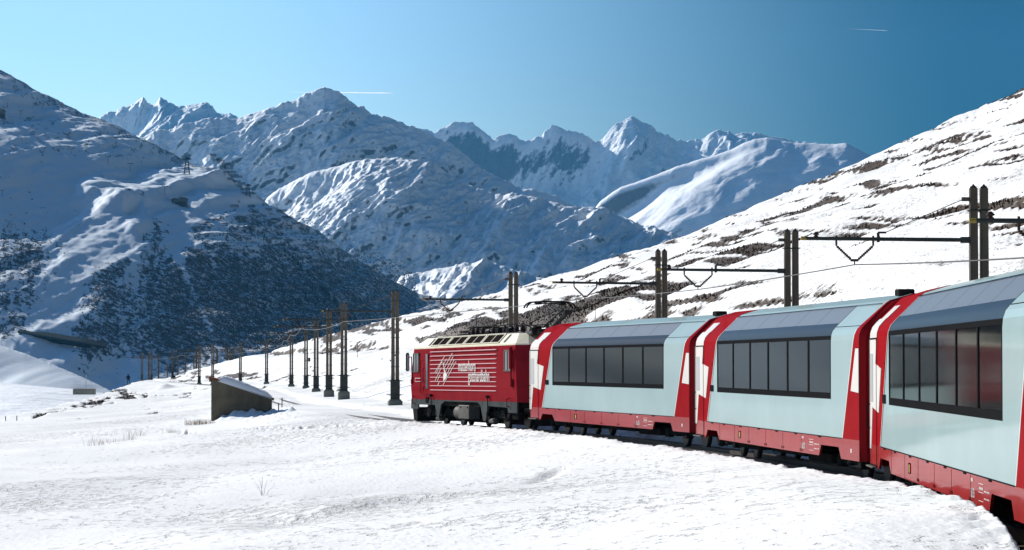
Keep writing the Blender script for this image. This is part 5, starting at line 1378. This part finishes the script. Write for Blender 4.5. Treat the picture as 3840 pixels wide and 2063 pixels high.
def lattice(px, r0, r1, lab):
    p = on_m1(px, r1)
    if p is None: return
    h = (r1 - r0) / F * p.y; t = empty('cableway_tower', p); m = MB(); w0, w1 = h * .17, h * .07
    for sx in (-1, 1):
        for sy in (-1, 1): m.tube((sx * w0, sy * w0 - 2, -1), (sx * w1, sy * w1 - 2, h * .9), h * .018, 5)
    for k in range(6):
        z0, z1 = h * .9 * k / 6, h * .9 * (k + 1) / 6; a = w0 + (w1 - w0) * k / 6; b = w0 + (w1 - w0) * (k + 1) / 6
        for sy in (-1, 1): m.tube((-a, sy * a - 2, z0), (b, sy * b - 2, z1), h * .009, 4).tube((a, sy * a - 2, z0), (-b, sy * b - 2, z1), h * .009, 4)
    m.build('lattice', M['mast_steel'], t)
    MB().box((-h * .26, -3, h * .86), (h * .26, -1, h * .93), h * .01).box((-h * .12, -2.6, h * .93), (h * .12, -1.4, h), h * .01).build('head', M['dark'], t)
    tag(t, lab, 'cableway tower', 'lattice cableway towers')
lattice(700, 590, 650, 'lattice cableway tower on the sunlit shoulder of the left mountain')
lattice(930, 690, 738, 'lattice cableway tower on the ridge above the snow barriers')

def chalet(px, row, wpx, hpx, lab, name):
    p = on_m1(px, row)
    if p is None: return
    w_, h = wpx / F * p.y, hpx / F * p.y; t = empty(name, (p.x, p.y - 4, p.z), .2)
    wl_ = MB().box((-w_ / 2, -1, -2), (w_ / 2, 9, h * .62), .1).build('wall', M['hutwood'], t)
    MB().prism([(-w_ * .60, h * .62), (-w_ * .05, h * .98), (w_ * .58, h * .66), (w_ * .58, h * .58), (-w_ * .05, h * .86), (-w_ * .60, h * .54)], -3, 10).build('roof', M['white'], t)
    MB().box((-w_ * .52, -3.2, h * .2), (w_ * .52, -1, h * .25), .05).box((-w_ * .5, -3.1, -3), (-w_ * .4, -2.9, h * .2)).box((w_ * .4, -3.1, -3), (w_ * .5, -2.9, h * .2)).build('terrace', M['mast_base'], t)
    for k in range(6):
        x = -w_ * .42 + k * w_ * .168; f = MB().box((x - w_ * .06, -1.1, h * .30), (x + w_ * .06, -.95, h * .52)).build('window', M['card'], t)
        MB().box((x - w_ * .05, -1.15, h * .32), (x + w_ * .05, -1.06, h * .50)).build('pane', M['cab_glass'], f)
    tag(t, lab, 'building')
chalet(676, 764, 56, 30, 'dark mountain restaurant with a snowy roof and lit terrace on the left mountain', 'mountain_restaurant')
chalet(2, 436, 34, 34, 'dark lift station building at the upper left edge', 'lift_station')

# condensation trail high behind the summits
def trail(x0, x1, y0, y1, Y, rpx, lab):
    n = 24; pts = []; rr = []
    for k in range(n + 1):
        t = k / n; px = (x0 + (x1 - x0) * t) * D2; py = (y0 + (y1 - y0) * t) * D2
        pts.append((W(px, Y), Y, H(py, Y))); rr.append(max(.02, rpx * D2 / F * Y * min(1, t * 1.5) * min(1, (1 - t) * 12 + .15)))
    tag(MB().path(pts, rr, 8).build('contrail', M['vapour'], None, True), lab, 'contrail', kind='stuff')
m, nt_, p = new_mat('white_vapour'); nt_.nodes.remove(p)
tb_ = nt_.nodes.new('ShaderNodeBsdfTransparent'); df = nt_.nodes.new('ShaderNodeBsdfTranslucent'); df.inputs['Color'].default_value = (.95, .95, .95, 1); mxs = nt_.nodes.new('ShaderNodeMixShader'); mxs.inputs['Fac'].default_value = .55
nt_.links.new(tb_.outputs[0], mxs.inputs[1]); nt_.links.new(df.outputs[0], mxs.inputs[2]); nt_.links.new(mxs.outputs[0], nt_.nodes['Material Output'].inputs['Surface'])
M['vapour'] = m
trail(705, 990, 230, 233, 22000, 1.3, 'thin white contrail crossing behind the pointed summit')
trail(2130, 2236, 70, 75, 22000, .28, 'faint short contrail high at the upper right')

# ------------------------------------------------------------------ mountain air
hz = MB().box((-4400, -400, -100), (4400, 11950, 1350))
hm, hnt, hp = new_mat('mountain_air'); hnt.nodes.remove(hp)
pv = hnt.nodes.new('ShaderNodeVolumePrincipled')
pv.inputs['Color'].default_value = (.12, .50, 1.0, 1); pv.inputs['Density'].default_value = HAZE
pv.inputs['Anisotropy'].default_value = .2
hnt.links.new(pv.outputs['Volume'], hnt.nodes['Material Output'].inputs['Volume'])
tag(hz.build('haze', hm), 'thin blue mountain air over the whole valley', 'haze', kind='stuff')
